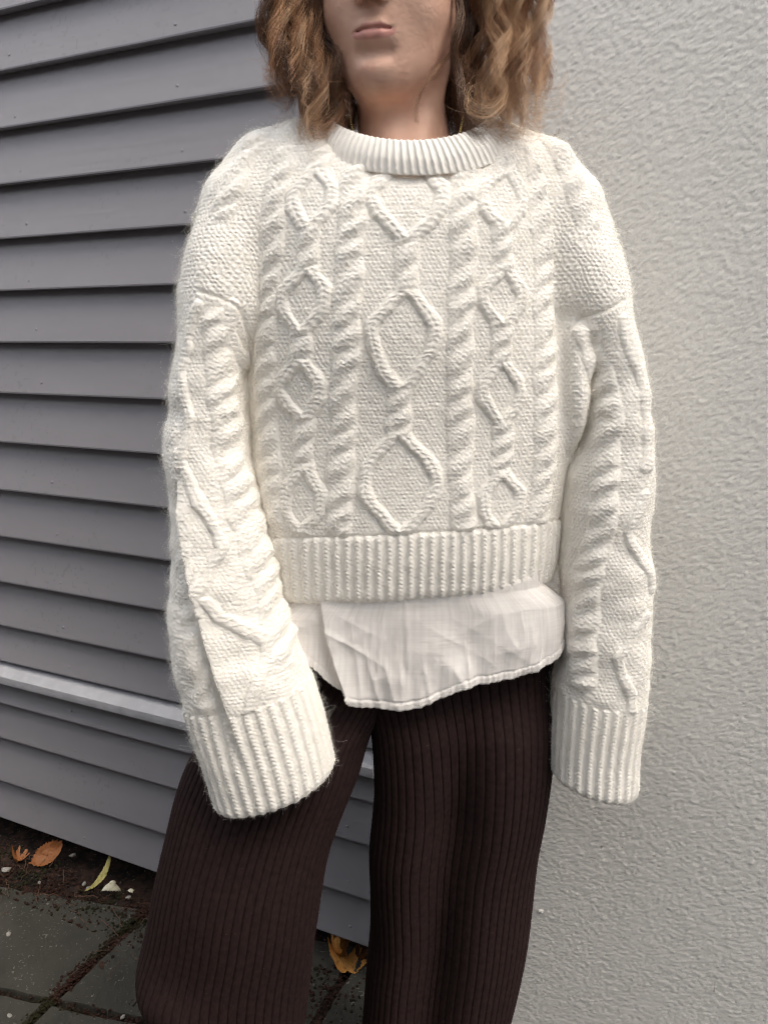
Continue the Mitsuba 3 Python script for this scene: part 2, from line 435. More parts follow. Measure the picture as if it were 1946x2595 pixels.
# single travelling strands on the sleeves: points (x, z)
STRANDS_L = [[(-0.2305,1.0458),(-0.2224,1.029),(-0.2063,0.9996),(-0.1908,0.9718),(-0.1819,0.9415)], [(-0.1989,0.8822),(-0.1843,0.8671),(-0.1592,0.8524),(-0.1331,0.8343),(-0.1305,0.8193),(-0.1428,0.7942),(-0.1525,0.7573)],
             [(-0.2048,1.2052),(-0.2167,1.1712),(-0.2257,1.1366),(-0.2231,1.1115),(-0.2165,1.0835),(-0.221,1.0577),(-0.2308,1.0316)], [(-0.1652,1.206),(-0.1739,1.1837),(-0.1696,1.1637),(-0.1592,1.1409)], [(-0.1819,0.9415),(-0.1968,0.9118),(-0.2097,0.8844),(-0.2082,0.8722)]]
STRANDS_R = [[(0.2976,0.9947),(0.2933,0.9779),(0.2857,0.9507),(0.2907,0.9352),(0.3119,0.9034),(0.3216,0.8787)], [(0.31,0.8467),(0.2979,0.8272),(0.2807,0.7984),(0.2851,0.7826),(0.3011,0.7483),(0.3022,0.716)],
             [(0.2658,1.1917),(0.2746,1.1558),(0.2912,1.1141),(0.2978,1.0822),(0.2985,1.0279)]]


def arch(a):
    return np.clip(1 - a * a, 0, None) ** 0.6


def rope(X, Z, path, hw, per, h, ph=0.0, lean=0.37):
    a = (X - np.interp(Z, *np.array(sorted(path)).T)) / hw
    z0, z1 = min(path)[0], max(path)[0]
    on = arch(a) * np.clip((Z - z0) / 0.012, 0, 1) * np.clip((z1 - Z) / 0.012, 0, 1)
    wob = 0.10 * np.sin(Z * 61 + ph * 9)
    t = Z / per - lean * (a + 0.25 * a ** 3) + ph + wob
    t = t - np.floor(t)
    lobe = (0.5 - 0.5 * np.cos(2 * np.pi * t)) ** 0.8
    side = 0.78 + 0.22 * np.tanh(1.6 * a)                        # the strand in front rises towards the right
    c = a * 2.4 + 0.5
    vs = 0.05 * np.cos(2 * np.pi * (Z / 0.0056 - 0.35 * a + np.abs(c - np.round(c)) * 1.1))
    return h * on * (0.36 + 0.64 * lobe * side + vs), on


def diamonds(X, Z, path, dia, hw, h, tw_per, ph):
    xc = np.interp(Z, *np.array(sorted(path)).T)
    A, inside, upper, slope = np.zeros_like(Z), np.zeros_like(Z), np.zeros_like(Z), np.ones_like(Z)
    for rows, half in dia:
        zt, zm, zb = (r[0] for r in rows)
        t = np.where(Z > zm, (Z - zm) / (zt - zm), (zm - Z) / (zm - zb))
        on = t < 1
        tc = np.clip(t, 0, 1)
        fall = np.where(tc < 0.52, tc ** 2 / 1.04, tc - 0.26) / 0.74     # straight sides, rounded at the widest place
        A = np.where(on, np.maximum(0.0042, half * (1 - fall)), A)
        run = np.where(Z > zm, zt - zm, zm - zb)
        slope = np.where(on, np.sqrt(1 + (half / run * np.clip(tc * 4, 0, 1)) ** 2), slope)
        inside = np.where(on, np.clip((1 - t) / 0.11, 0, 1), inside)
        upper = np.where(on, np.clip((Z - zm) / 0.012, -1, 1), upper)
    q = (np.abs(X - xc) - A) / (hw * slope)
    e = arch(q)
    proud = 0.95 + 0.05 * np.sign(X - xc) * upper                 # the strands that run down to the right lie on top
    vs = 0.07 * np.cos(2 * np.pi * (Z / 0.0056 + np.abs(q) * 0.55)) - 0.12 * np.exp(-(q / 0.16) ** 2)
    strand_ = h * e * proud * (0.93 + vs) * inside
    tw, on2 = rope(X, Z, path, hw * 1.7, tw_per, h * 1.35, ph)
    tw, on2 = tw * (1 - inside), on2 * (1 - inside)
    pil = 0.0012 * inside * np.clip(1 - ((X - xc) / np.maximum(A, 1e-3)) ** 2, 0, 1)
    return strand_ + tw + pil, np.maximum(e * inside, on2)


def strand(X, Z, pts, hw, h):
    best = np.full(X.shape, 9.0)
    for (xa, za), (xb, zb) in zip(pts, pts[1:]):
        ux, uz = xb - xa, zb - za
        t = np.clip(((X - xa) * ux + (Z - za) * uz) / (ux * ux + uz * uz), 0, 1)
        best = np.minimum(best, np.hypot(X - xa - t * ux, Z - za - t * uz))
    e = arch(best / hw)
    return 0.82 * h * e * (0.90 + 0.05 * np.cos(2 * np.pi * Z / 0.0056) - 0.10 * np.exp(-(best / hw / 0.16) ** 2)), e


def line_dist(X, Z, pts):
    """(distance, signed side: + to the right of the line as it runs down, run 0..1)."""
    best, side, run = np.full(X.shape, 9.0), np.zeros(X.shape), np.zeros(X.shape)
    n = len(pts) - 1
    for i, ((xa, za), (xb, zb)) in enumerate(zip(pts, pts[1:])):
        ux, uz = xb - xa, zb - za
        t = np.clip(((X - xa) * ux + (Z - za) * uz) / (ux * ux + uz * uz), 0, 1)
        d = np.hypot(X - xa - t * ux, Z - za - t * uz)
        m = d < best
        best = np.where(m, d, best)
        side = np.where(m, np.sign((X - xa) * -uz + (Z - za) * ux), side)
        run = np.where(m, (i + t) / n, run)
    return best, side, run


def purl(S, Z, n1):
    """Reverse stocking stitch: rows of small humps, each row shifted by half a stitch."""
    row = Z / 0.0043 + 0.35 * n1
    k_ = np.floor(row)
    hump = 0.5 + 0.5 * np.cos(2 * np.pi * (S / 0.0050 + 0.5 * (k_ % 2) + 0.25 * n1))
    arc = np.sin(np.pi * (row - k_)) ** 0.8
    return 0.0010 * (0.35 + 0.65 * arc) * (0.30 + 0.70 * hump ** 0.8)


def moss(S, Z, n1):
    a, b = S / 0.0060 + 0.9 * n1, Z / 0.0048 + 0.7 * n1
    return 0.0014 * (0.5 + 0.5 * np.cos(2 * np.pi * a + np.pi * np.floor(b))) * np.sin(np.pi * (b - np.floor(b))) ** 0.7


def rib(S, Z, period, h):
    f_ = S / period
    f_ = f_ - np.floor(f_)
    r_ = np.clip(np.cos(2 * np.pi * (f_ - 0.5)) * 0.75 + 0.35, 0, 1) ** 0.8
    v = np.abs(f_ - 0.5) * period
    stitch = 0.5 + 0.5 * np.cos(2 * np.pi * (Z / 0.0050 + v / 0.0050))
    return h * r_ * (0.80 + 0.20 * stitch) + 0.0004 * stitch


# ---------------------------------------------------------------- the sweater's shape
TL = [(1.4116,-0.1497),(1.3784,-0.1536),(1.3285,-0.1566),(1.2198,-0.1612),(1.0994,-0.1653),(1.0193,-0.166),(0.9601,-0.1624),(0.913,-0.1539),(0.87,-0.147),(0.8325,-0.1434),(0.775,-0.144)]
TR = [(1.4116,0.1897),(1.3784,0.1966),(1.3285,0.1968),(1.2619,0.2022),(1.1876,0.2097),(1.1218,0.2225),(1.0597,0.2326),(1.0076,0.2272),(0.9661,0.2212),(0.913,0.2192),(0.87,0.2129),(0.8388,0.2084),(0.775,0.2089)]
T_YC = [(0.78, 0.958), (0.9, 0.958), (1.1, 0.956), (1.3, 0.952), (1.42, 0.955)]
T_B = [(0.78, 0.092), (0.87, 0.094), (0.93, 0.099), (1.05, 0.097), (1.17, 0.103), (1.28, 0.094), (1.42, 0.072)]
SLL = [(1.4116,-0.1339),(1.4068,-0.1499),(1.397,-0.1661),(1.3784,-0.1801),(1.3277,-0.1985),(1.2769,-0.215),(1.2192,-0.231),(1.166,-0.2437),(1.1009,-0.2573),(1.0521,-0.2631),(0.9974,-0.2609),(0.9164,-0.2548),(0.8338,-0.2541),(0.7784,-0.248),(0.7262,-0.239),(0.6607,-0.2215),(0.5827,-0.2018),(0.5446,-0.1924)]
SLR = [(1.4116,-0.1208),(1.3931,-0.1107),(1.3277,-0.1226),(1.2769,-0.1377),(1.2192,-0.1492),(1.166,-0.1563),(1.1009,-0.1601),(1.0521,-0.1603),(0.9974,-0.1545),(0.9164,-0.1381),(0.8338,-0.1158),(0.7784,-0.0914),(0.7201,-0.0736),(0.6733,-0.0632),(0.6354,-0.0575),(0.5827,-0.0518)]
SL_YC = [(0.5, 0.855), (0.585, 0.858), (0.69, 0.865), (0.80, 0.875), (0.9, 0.895), (1.0, 0.915), (1.1, 0.932), (1.2, 0.942), (1.32, 0.948), (1.42, 0.955)]
SL_B = [(0.5, 0.05), (0.585, 0.052), (0.69, 0.060), (0.80, 0.067), (0.9, 0.070), (1.0, 0.074), (1.1, 0.076), (1.2, 0.075), (1.28, 0.062), (1.33, 0.050), (1.37, 0.036), (1.395, 0.024), (1.405, 0.012)]
SRL = [(1.4077,0.1583),(1.3735,0.1649),(1.3285,0.1802),(1.2619,0.1967),(1.1984,0.2136),(1.1551,0.2341),(1.1165,0.2407),(1.0665,0.2366),(1.0216,0.2254),(0.9762,0.2197),(0.9065,0.2209),(0.8475,0.2233),(0.7854,0.2235),(0.7368,0.2182),(0.6586,0.2196),(0.5982,0.2218),(0.5361,0.2273)]
SRR = [(1.4087,0.1767),(1.4014,0.1912),(1.3823,0.2155),(1.3461,0.2345),(1.3083,0.2485),(1.2723,0.2627),(1.2198,0.2814),(1.1713,0.2965),(1.1057,0.3107),(1.0445,0.3192),(0.9879,0.3274),(0.9363,0.3278),(0.877,0.3351),(0.8166,0.3369),(0.76,0.3375),(0.698,0.3321),(0.6453,0.3274),(0.5913,0.3288),(0.5361,0.3302)]
SR_YC = [(0.5, 0.92), (0.69, 0.922), (0.85, 0.928), (1.0, 0.938), (1.2, 0.952), (1.42, 0.955)]
SR_B = [(0.5, 0.050), (0.62, 0.052), (0.75, 0.060), (0.9, 0.066), (1.05, 0.068), (1.2, 0.070), (1.28, 0.060), (1.33, 0.049), (1.365, 0.036), (1.39, 0.024), (1.400, 0.012)]
# a slack fold of cloth under the right arm
FLL = [(1.2339,0.2008),(1.1766,0.1982),(1.1339,0.203),(1.0793,0.2084),(1.0345,0.2134)]
FLR = [(1.2339,0.2067),(1.1924,0.2336),(1.1447,0.2413),(1.0848,0.2397),(1.0345,0.2235)]
FL_B = [(1.03, 0.004), (1.06, 0.030), (1.12, 0.044), (1.17, 0.042), (1.205, 0.026), (1.235, 0.004)]


def hem_z(x, y):
    return 0.868 + 0.055 * (x - 0.02) - 0.13 * (y - 0.862)


def cut(pts):
    """A slanted end: z of the line through two points (x, z)."""
    (xa, za), (xb, zb) = pts
    return lambda x: za + (x - xa) * (zb - za) / (xb - xa)


CUFF_L_END = cut([(-0.1952,0.6057),(-0.0566,0.6541)])
CUFF_L_TOP = cut([(-0.2271,0.74),(-0.0739,0.7781)])
CUFF_R_END = cut([(0.2168,0.6094),(0.3157,0.5883)])
CUFF_R_TOP = cut([(0.2064,0.7359),(0.3146,0.7237)])
NECK = (0.030, 0.945)                                # axis of the neck opening


def ring_z(c, zf, zs, zb):
    return np.where(c > 0, zs + (zf - zs) * np.abs(c) ** 1.15, zs + (zb - zs) * np.abs(c))


def torso_field(X, Y, z):
    L, R = pw(TL, z), pw(TR, z)
    zt = 1.411 - 0.9 * np.clip(np.abs(X - 0.02) - 0.125, 0, None) - 0.03 * np.clip(X, 0, None)
    q = np.clip((z - 1.285) / (zt - 1.285), 0, 1)
    B = np.maximum(pw(T_B, z) * np.sqrt(1 - q ** 2.6), 0.002)
    a, cx = (R - L) / 2, (L + R) / 2
    p = 2.35
    dx, dy = np.abs(X - cx) / a, np.abs(Y - pw(T_YC, z) - 0.012 * q) / B
    r = np.maximum((dx ** p + dy ** p) ** (1 / p), 1e-4)
    g = r ** (1 - p) * np.sqrt((dx ** (p - 1) / a) ** 2 + (dy ** (p - 1) / B) ** 2)
    f = (r - 1) / np.maximum(g, 1e-3)
    f = np.maximum(f, z - zt)
    f = smax(f, hem_z(X, Y) - z, 0.012)
    ph = np.arctan2(X - NECK[0], -(Y - NECK[1]))
    rho = np.hypot((X - NECK[0]) / 0.104, (Y - NECK[1]) / 0.074)
    hole = np.maximum((rho - 1) * 0.080, ring_z(np.cos(ph), 1.3465, 1.386, 1.40) - z)
    return smax(f, -hole, 0.008)


# rounded shoulders: (x, y, z, radius) from the neck outwards and down
SHOULDER_L = [(-0.075, 0.958, 1.376, 0.030), (-0.136, 0.955, 1.361, 0.040), (-0.156, 0.950, 1.316, 0.053), (-0.172, 0.945, 1.215, 0.062)]
SHOULDER_R = [(0.120, 0.958, 1.373, 0.030), (0.183, 0.955, 1.354, 0.040), (0.202, 0.955, 1.313, 0.052), (0.222, 0.953, 1.225, 0.060)]


def chain(X, Y, Z, pts):
    out = None
    for a, b in zip(pts, pts[1:]):
        p, d = np.array(a[:3]), np.array(b[:3]) - np.array(a[:3])
        t = np.clip(((X - p[0]) * d[0] + (Y - p[1]) * d[1] + (Z - p[2]) * d[2]) / (d @ d), 0, 1)
        f = np.sqrt((X - p[0] - t * d[0]) ** 2 + (Y - p[1] - t * d[1]) ** 2 + (Z - p[2] - t * d[2]) ** 2) - (a[3] + (b[3] - a[3]) * t)
        out = f if out is None else np.minimum(out, f)
    return out


def build_sweater():
    h = 0.0046
    xs, ys, zs = np.arange(-0.37, 0.405, h), np.arange(0.765, 1.085, h), np.arange(0.53, 1.44, h)
    X, Y, Z = xs[:, None, None], ys[None, :, None], zs[None, None, :]
    tor = torso_field(X, Y, Z)
    sl = tube_field(X, Y, Z, SLL, SLR, SL_YC, SL_B, 2.15)
    sl = smax(sl, CUFF_L_END(X) - Z + 0 * Y, 0.014)
    sl = smax(sl, Z - 1.300 + 0 * X, 0.05)
    sl = smin(sl, chain(X, Y, Z, SHOULDER_L), 0.03)
    sr = tube_field(X, Y, Z, SRL, SRR, SR_YC, SR_B, 2.15)
    sr = smax(sr, CUFF_R_END(X) - Z + 0 * Y, 0.012)
    sr = smax(sr, Z - 1.290 + 0 * X, 0.05)
    sr = smin(sr, chain(X, Y, Z, SHOULDER_R), 0.03)
    fl = tube_field(X, Y, Z, FLL, FLR, [(1.0, 0.925), (1.3, 0.935)], FL_B, 2.0)
    fl = np.maximum(fl, np.maximum(Z - 1.236, 1.03 - Z))
    k_ = 0.004 + 0.034 * np.clip((Z - 1.20) / 0.14, 0, 1) ** 1.3 + 0 * X
    F = smin(tor, fl, 0.014)
    F = smin(F, sl, k_)
    F = smin(F, sr, k_)
    # the openings of the cuffs are hollow
    for end, L, R, C, B in ((CUFF_L_END, SLL, SLR, SL_YC, SL_B), (CUFF_R_END, SRL, SRR, SR_YC, SR_B)):
        inner = tube_field(X, Y, Z, [(z, x + 0.010) for z, x in L], [(z, x - 0.010) for z, x in R], C, [(z, b - 0.010) for z, b in B], 2.15)
        F = smax(F, -np.maximum(inner, Z - end(X) - 0.05), 0.006)
    V, Q = nets(F.astype(np.float32), xs, ys, zs)
    V = relax(V, Q, 3)
    V, Q = subdivide(V, Q)
    V = relax(V, Q, 3, 0.5, 0)
    N = normals(V, Q)
    front = N[Q, 1].mean(1) < 0.30
    Vf, Qf, _ = pick(V, Q, front)
    Vb, Qb, Nb = pick(V, Q, ~front, N)
    return Vf, Qf, Vb, Qb, Nb


def which_part(V):
    """0 body, 1 hem band, 2 left sleeve, 3 left cuff, 4 right sleeve, 5 right cuff."""
    x, y, z = V.T
    tor = np.empty(len(V))
    a, b = np.empty(len(V)), np.empty(len(V))
    ch = lambda s_, c_: chain(x[s_], y[s_], z[s_], c_)
    for i in range(0, len(V), 200000):
        s_ = slice(i, i + 200000)
        tor[s_] = torso_field(x[s_], y[s_], z[s_])
        a[s_] = np.minimum(np.maximum(tube_field(x[s_], y[s_], z[s_], SLL, SLR, SL_YC, SL_B, 2.15), z[s_] - 1.30), ch(s_, SHOULDER_L[1:]))
        b[s_] = np.minimum(np.maximum(tube_field(x[s_], y[s_], z[s_], SRL, SRR, SR_YC, SR_B, 2.15), z[s_] - 1.29), ch(s_, SHOULDER_R[1:]))
    part = np.zeros(len(V), int)
    part[(z < hem_z(x, y) + 0.083)] = 1
    L = (a < tor) & (x < 0) | (z < 0.8) & (x < 0.03)
    R = (b < tor) & (x > 0) | (z < 0.8) & (x >= 0.03)
    part[L] = np.where(z[L] < CUFF_L_TOP(x[L]), 3, 2)
    part[R] = np.where(z[R] < CUFF_R_TOP(x[R]), 5, 4)
    return part


def round_arc(x, y, z, left, right, yc, b):
    """Angle round a sleeve, in radians."""
    L, R = pw(left, z), pw(right, z)
    return np.arctan2((x - (L + R) / 2) / ((R - L) / 2), -(y - pw(yc, z)) / pw(b, z))


CREASE_L = [(-0.2336,1.0168),(-0.2286,0.9801),(-0.2214,0.9428),(-0.2133,0.8992),(-0.2048,0.8575),(-0.193,0.815),(-0.1797,0.7744),(-0.1686,0.7271),(-0.1626,0.6848)]
SEAM_L = [(-0.1996,1.2207),(-0.1826,1.2158),(-0.1677,1.209),(-0.1579,1.2001),(-0.1525,1.1662),(-0.1516,1.1358)]
SEAM_R = [(0.1976,1.1651),(0.2079,1.1805),(0.2188,1.1917),(0.2454,1.2008),(0.2681,1.2129)]
YOKE_L, YOKE_R = -0.21, 0.22


def knit(V, N, part):
    """Height of the knitted relief at base points V."""
    x, y, z = V.T
    n1 = meshkit.fbm(V * 38, 2, 3) - 0.5
    n2 = meshkit.fbm(V * np.array([330, 330, 420]), 2, 5) - 0.5
    n3_ = meshkit.fbm(V * 95, 2, 8) - 0.5
    s_ = x + np.clip(np.abs(N[:, 0]) - 0.35, 0, 1) * np.sign(N[:, 0]) * (y - 0.90) * 1.1
    out = np.zeros(len(V))
    cov = np.zeros(len(V))
    body = part == 0
    xb = x + 0.0012 * n1 * 8
    zb = z + 0.0015 * n3_ * 4

    def put(mask, fn):
        h_, e_ = fn(xb[mask], zb[mask])
        out[mask] = np.maximum(out[mask], h_)
        cov[mask] = np.maximum(cov[mask], e_)

    put(body, lambda X, Z: rope(X, Z, ROPE_A, 0.0150, 0.0290, 0.0076, 0.1))
    put(body, lambda X, Z: rope(X, Z, ROPE_B, 0.0155, 0.0285, 0.0076, 0.45))
    put(body, lambda X, Z: rope(X, Z, ROPE_C, 0.0155, 0.0285, 0.0076, 0.2))
    put(body, lambda X, Z: rope(X, Z, ROPE_D, 0.0150, 0.0290, 0.0075, 0.7))
    put(body, lambda X, Z: diamonds(X, Z, CEN_MID, DIA_MID, 0.0082, 0.0055, 0.0245, 0.3))
    put(body, lambda X, Z: diamonds(X, Z, CEN_L, DIA_L, 0.0076, 0.0052, 0.0235, 0.1))
    put(body, lambda X, Z: diamonds(X, Z, CEN_R, DIA_R, 0.0076, 0.0052, 0.0235, 0.6))
    sl, sr = part == 2, part == 4
    put(sl, lambda X, Z: rope(X, Z, ROPE_SL, 0.0140, 0.0270, 0.0084, 0.2))
    put((body | sl), lambda X, Z: rope(X, Z, ROPE_YL, 0.0150, 0.0300, 0.0078, 0.3))
    put((body | sr), lambda X, Z: rope(X, Z, ROPE_YR, 0.0150, 0.0300, 0.0078, 0.8))
    put(sl, lambda X, Z: rope(X, Z, ROPE_SL2, 0.0140, 0.0290, 0.0055, 0.5))
    put(sr, lambda X, Z: rope(X, Z, ROPE_SR, 0.0150, 0.0285, 0.0084, 0.2))
    for st in STRANDS_L:
        put(sl, lambda X, Z: strand(X, Z, st, 0.0072, 0.0062))
    for st in STRANDS_R:
        put(sr, lambda X, Z: strand(X, Z, st, 0.0070, 0.0062))
    base = purl(s_ + n3_ * 0.0022, z + n2 * 0.0012, n1 * 2)
    seam_z = np.where(x < 0, 1.213 - 0.22 * (x + 0.235), 1.205 + 0.22 * (x - 0.25))
    w = np.clip((z - seam_z) / 0.012, 0, 1) * ((part == 2) | (part == 4) | body & ((x < YOKE_L + 0.012) | (x > YOKE_R)))
    w = w * np.clip((1.335 - z) / 0.03, 0, 1)
    base = base * (1 - w) + w * (moss(s_ + n3_ * 0.006 + n2 * 0.003, z + n3_ * 0.003 + n2 * 0.002, n1) + 0.0006)
    plait = 0.35 * np.clip((z - 1.31) / 0.03, 0, 1) * ((x < -0.155) | (x > 0.205)) * (part != 1)
    base = base + plait * 0.0030 * np.clip(np.abs(np.sin(np.pi * (z / 0.030 + np.abs(x - 0.02) / 0.034 + n1))), 0, 1) ** 1.5 * np.clip(np.cos(np.pi * x / 0.03) + 0.5, 0, 1)
    out = out + base * (1 - 0.85 * cov)
    hem = part == 1
    soft = lambda d: 0.25 + 0.75 * np.clip((d - 0.002) / 0.010, 0, 1)
    out[hem] = soft(z[hem] - hem_z(x[hem], y[hem])) * rib(s_[hem] + 0.0016 * n1[hem] + 0.055 * (z[hem] - 0.9) * (x[hem] - 0.03), z[hem], 0.0122, 0.0030) + 0.001
    # the cuffs' ribs run along the sleeve
    cl, cr = part == 3, part == 5
    out[cl] = soft(z[cl] - CUFF_L_END(x[cl])) * rib(round_arc(x[cl], y[cl], z[cl], SLL, SLR, SL_YC, SL_B) * 0.066 + 0.0012 * n1[cl], z[cl], 2 * math.pi * 0.066 / 34, 0.0030)
    out[cr] = soft(z[cr] - CUFF_R_END(x[cr])) * rib(round_arc(x[cr], y[cr], z[cr], SRL, SRR, SR_YC, SR_B) * 0.056 + 0.0012 * n1[cr], z[cr], 2 * math.pi * 0.056 / 28, 0.0030)
    # seams at the drop shoulder, the tops of hem band and cuffs
    for pts, m in ((SEAM_L, part == 2), (SEAM_R, part == 4)):
        d, _, _ = line_dist(x[m], z[m], pts)
        out[m] += -0.0026 * np.exp(-(d / 0.0022) ** 2)
    e = np.abs(z - hem_z(x, y) - 0.083)
    out -= 0.0022 * np.exp(-(e / 0.0026) ** 2) * ((part < 2))
    n4 = meshkit.noise(V * np.array([620, 620, 760]), 11) - 0.5
    out += n2 * 0.0008 + n3_ * 0.0009 + n4 * 0.0006
    # folds of the left sleeve
    m = (part == 2) | (part == 3)
    d, sd, run = line_dist(x[m], z[m], CREASE_L)
    fade = np.clip(run / 0.12, 0, 1) * np.clip((1 - run) / 0.25, 0, 1)
    out[m] += fade * np.where(sd < 0, -0.016 * np.exp(-(d / 0.024) ** 1.5), 0.006 * np.exp(-(d / 0.016) ** 2) - 0.0 * d)
    # slow drape
    dr_ = meshkit.fbm(V * np.array([9.0, 9.0, 3.6]) + 3.1, 2, 21) - 0.5
    out += 0.013 * dr_ * np.clip((1.36 - z) / 0.1, 0, 1)
    dr2 = meshkit.fbm(V * np.array([20.0, 20.0, 26.0]) + 1.7, 2, 23) - 0.5
    out += 0.010 * dr2 * ((part == 2) | (part == 4)) * np.clip((1.17 - z) / 0.05, 0, 1)
    return out


PART_KEYS = ['body', 'hem_band', 'sleeve', 'cuff', 'sleeve_001', 'cuff_001']
Vf, Qf, Vb, Qb, Nb = build_sweater()
N0 = normals(Vf, Qf)
Vs, Qs = subdivide(Vf, Qf)
Ns = normals(Vs, Qs)
Es, _ = edge_list(Qs)
# smooth the base normals a little, so that the relief grows evenly
_A = sp.coo_matrix((np.ones(2 * len(Es)), (np.r_[Es[:, 0], Es[:, 1]], np.r_[Es[:, 1], Es[:, 0]])), shape=(len(Vs), len(Vs))).tocsr()
_D = np.asarray(_A.sum(1)).ravel()[:, None]
for _ in range(4):
    Ns = Ns + 0.7 * (_A @ Ns / _D - Ns)
Ns /= np.linalg.norm(Ns, axis=1, keepdims=True)
part_v = which_part(Vs)
hh = knit(Vs, Ns, part_v) * np.clip((0.30 - Ns[:, 1]) / 0.25, 0, 1)
SW = Vs + Ns * hh[:, None]
SN = normals(SW, Qs)
part_f = np.median(part_v[Qs], axis=1).astype(int)
for k_ in (1, 2, 3, 4, 5):                            # each part in one piece: crumbs go back to the body
    i_ = np.flatnonzero(part_f == k_)
    e_ = np.vstack([Qs[i_][:, [0, 1]], Qs[i_][:, [1, 2]], Qs[i_][:, [2, 3]]])
    _, lab = sp.csgraph.connected_components(sp.coo_matrix((np.ones(len(e_)), e_.T), shape=(len(Vs), len(Vs))), directed=False)
    lab = lab[Qs[i_, 0]]
    part_f[i_[lab != np.bincount(lab).argmax()]] = 0
for k_, name in enumerate(PART_KEYS):
    v, q, n = pick(SW, Qs, part_f == k_, SN)
    ply_n('person__sweater__' + name, v, q, n, 'wool')
ply_n('person__sweater__back', Vb, Qb, Nb, 'wool')

# ribbed collar: a flat band round the neck, ribs across it
nph, nt = 1500, 46
ph = np.linspace(-math.pi, math.pi, nph, endpoint=False)[:, None]
tt = np.linspace(0, 2 * math.pi, nt, endpoint=False)[None, :]
c_, s1 = np.cos(ph), np.sin(ph)
bot = np.stack([NECK[0] + 0.004 + 0.113 * s1, NECK[1] - 0.0795 * c_, ring_z(c_, 1.3385, 1.386, 1.425)], -1)[:, 0]
topr = np.stack([NECK[0] - 0.002 + 0.084 * s1, NECK[1] - 0.0690 * c_, ring_z(c_, 1.3725, 1.412, 1.450)], -1)[:, 0]
axis_ = topr - bot
wdt = np.linalg.norm(axis_, axis=1)
ax_u = axis_ / wdt[:, None]
tang = np.roll(bot, -1, 0) - np.roll(bot, 1, 0)
tang /= np.linalg.norm(tang, axis=1, keepdims=True)
outn = np.cross(tang, ax_u)
outn *= np.sign((outn * np.stack([s1[:, 0], -c_[:, 0], 0.3 + 0 * c_[:, 0]], 1)).sum(1))[:, None]
prof_u = 0.5 - 0.5 * np.sign(np.cos(tt)) * np.abs(np.cos(tt)) ** 0.75          # 0 lower edge, 1 upper edge
prof_n = np.sign(np.sin(tt)) * np.abs(np.sin(tt)) ** 0.6 * 0.0030
front_side = np.sin(tt) > 0
NR = 84
fr = ph / (2 * math.pi) * NR + 0.10 * meshkit.noise(np.c_[ph[:, 0] * 9, ph[:, 0] * 0, ph[:, 0] * 0])[:, None]
fr = fr - np.floor(fr)
rr = np.clip(np.cos(2 * np.pi * (fr - 0.5)) * 0.8 + 0.25, 0, 1) ** 0.8
st = 0.5 + 0.5 * np.cos(2 * np.pi * (prof_u * 8.0 + np.abs(fr - 0.5) * 1.4))
relief = (rr * (0.8 + 0.25 * st)) * 0.0020 * np.clip(np.sin(tt) * 3, 0, 1)
CV = bot[:, None, :] + ax_u[:, None, :] * (prof_u * wdt[:, None])[..., None] + outn[:, None, :] * (prof_n * (0.35 + 0.65 * np.clip(prof_u / 0.35, 0, 1)) + relief - 0.0024 + 0.0042 * np.clip(prof_u / 0.5, 0, 1))[..., None]
CV = CV + (meshkit.fbm(CV * 300, 2, 2)[..., None] - 0.5) * outn[:, None, :] * 0.0012
CQ = grid_faces(nph, nt, True)
CQ = np.vstack([CQ, np.stack([(nph - 1) * nt + np.arange(nt), (nph - 1) * nt + (np.arange(nt) + 1) % nt, (np.arange(nt) + 1) % nt, np.arange(nt)], 1)])
CVf = CV.reshape(-1, 3)
CN = normals(CVf, CQ)
if (CN.reshape(nph, nt, 3)[nph // 2, nt // 4] * np.array([0, -1, 0])).sum() < 0:
    CQ, CN = CQ[:, ::-1], -CN
ply_n('person__sweater__collar', CVf, CQ, CN, 'wool')
labels['person__sweater'] = {'label': 'oversized cream cable knit sweater with diamond and rope cables'}


# ---------------------------------------------------------------- trousers: two wide ribbed legs that meet at the hips
def trouser_colour(p, n, uv):
    t = fb(p.x * 240, p.y * 240, p.z * 160, 2)
    lint = mikit.smoothstep(0.93, 0.97, n3(p.x * 420, p.y * 420, p.z * 420))
    return mikit.mix(mikit.mix((0.0140, 0.0078, 0.0078), (0.029, 0.0165, 0.0162), t), (0.09, 0.07, 0.065), lint * 0.5)


mat('trouser_knit', {'type': 'twosided', 'bsdf': {'type': 'principled', 'base_color': mikit.proc(trouser_colour), 'roughness': 0.9, 'specular': 0.12, 'sheen': 0.15, 'sheen_tint': 0.5}})
LGL = [(0.8684,-0.137),(0.8116,-0.1629),(0.7533,-0.1925),(0.6826,-0.2316),(0.6276,-0.2587),(0.5753,-0.2792),(0.5222,-0.2948),(0.4648,-0.3084),(0.3954,-0.3204),(0.3353,-0.3321),(0.2766,-0.3348),(0.1984,-0.3361),(0.129,-0.3387),(0.0121,-0.3456)]
LGR = [(0.8684,0.0779),(0.8116,0.0608),(0.7402,0.0341),(0.661,-0.0165),(0.6074,-0.0336),(0.5545,-0.0528),(0.4864,-0.0731),(0.402,-0.0889),(0.3185,-0.1042),(0.1932,-0.1181),(0.1234,-0.127),(0.006,-0.1339)]
RGL = [(0.8684,-0.0773),(0.8116,-0.0602),(0.7402,-0.0396),(0.657,-0.0198),(0.563,-0.0151),(0.4533,-0.022),(0.3386,-0.0212),(0.2592,-0.027),(0.1672,-0.0309),(0.1013,-0.0334),(-0.0124,-0.0355)]
RGR = [(0.8684,0.1914),(0.8116,0.2058),(0.7402,0.2299),(0.6363,0.2316),(0.527,0.2283),(0.4458,0.2195),(0.3386,0.2087),(0.2348,0.1978),(0.1672,0.1893),(0.1013,0.1832),(-0.0124,0.1741)]


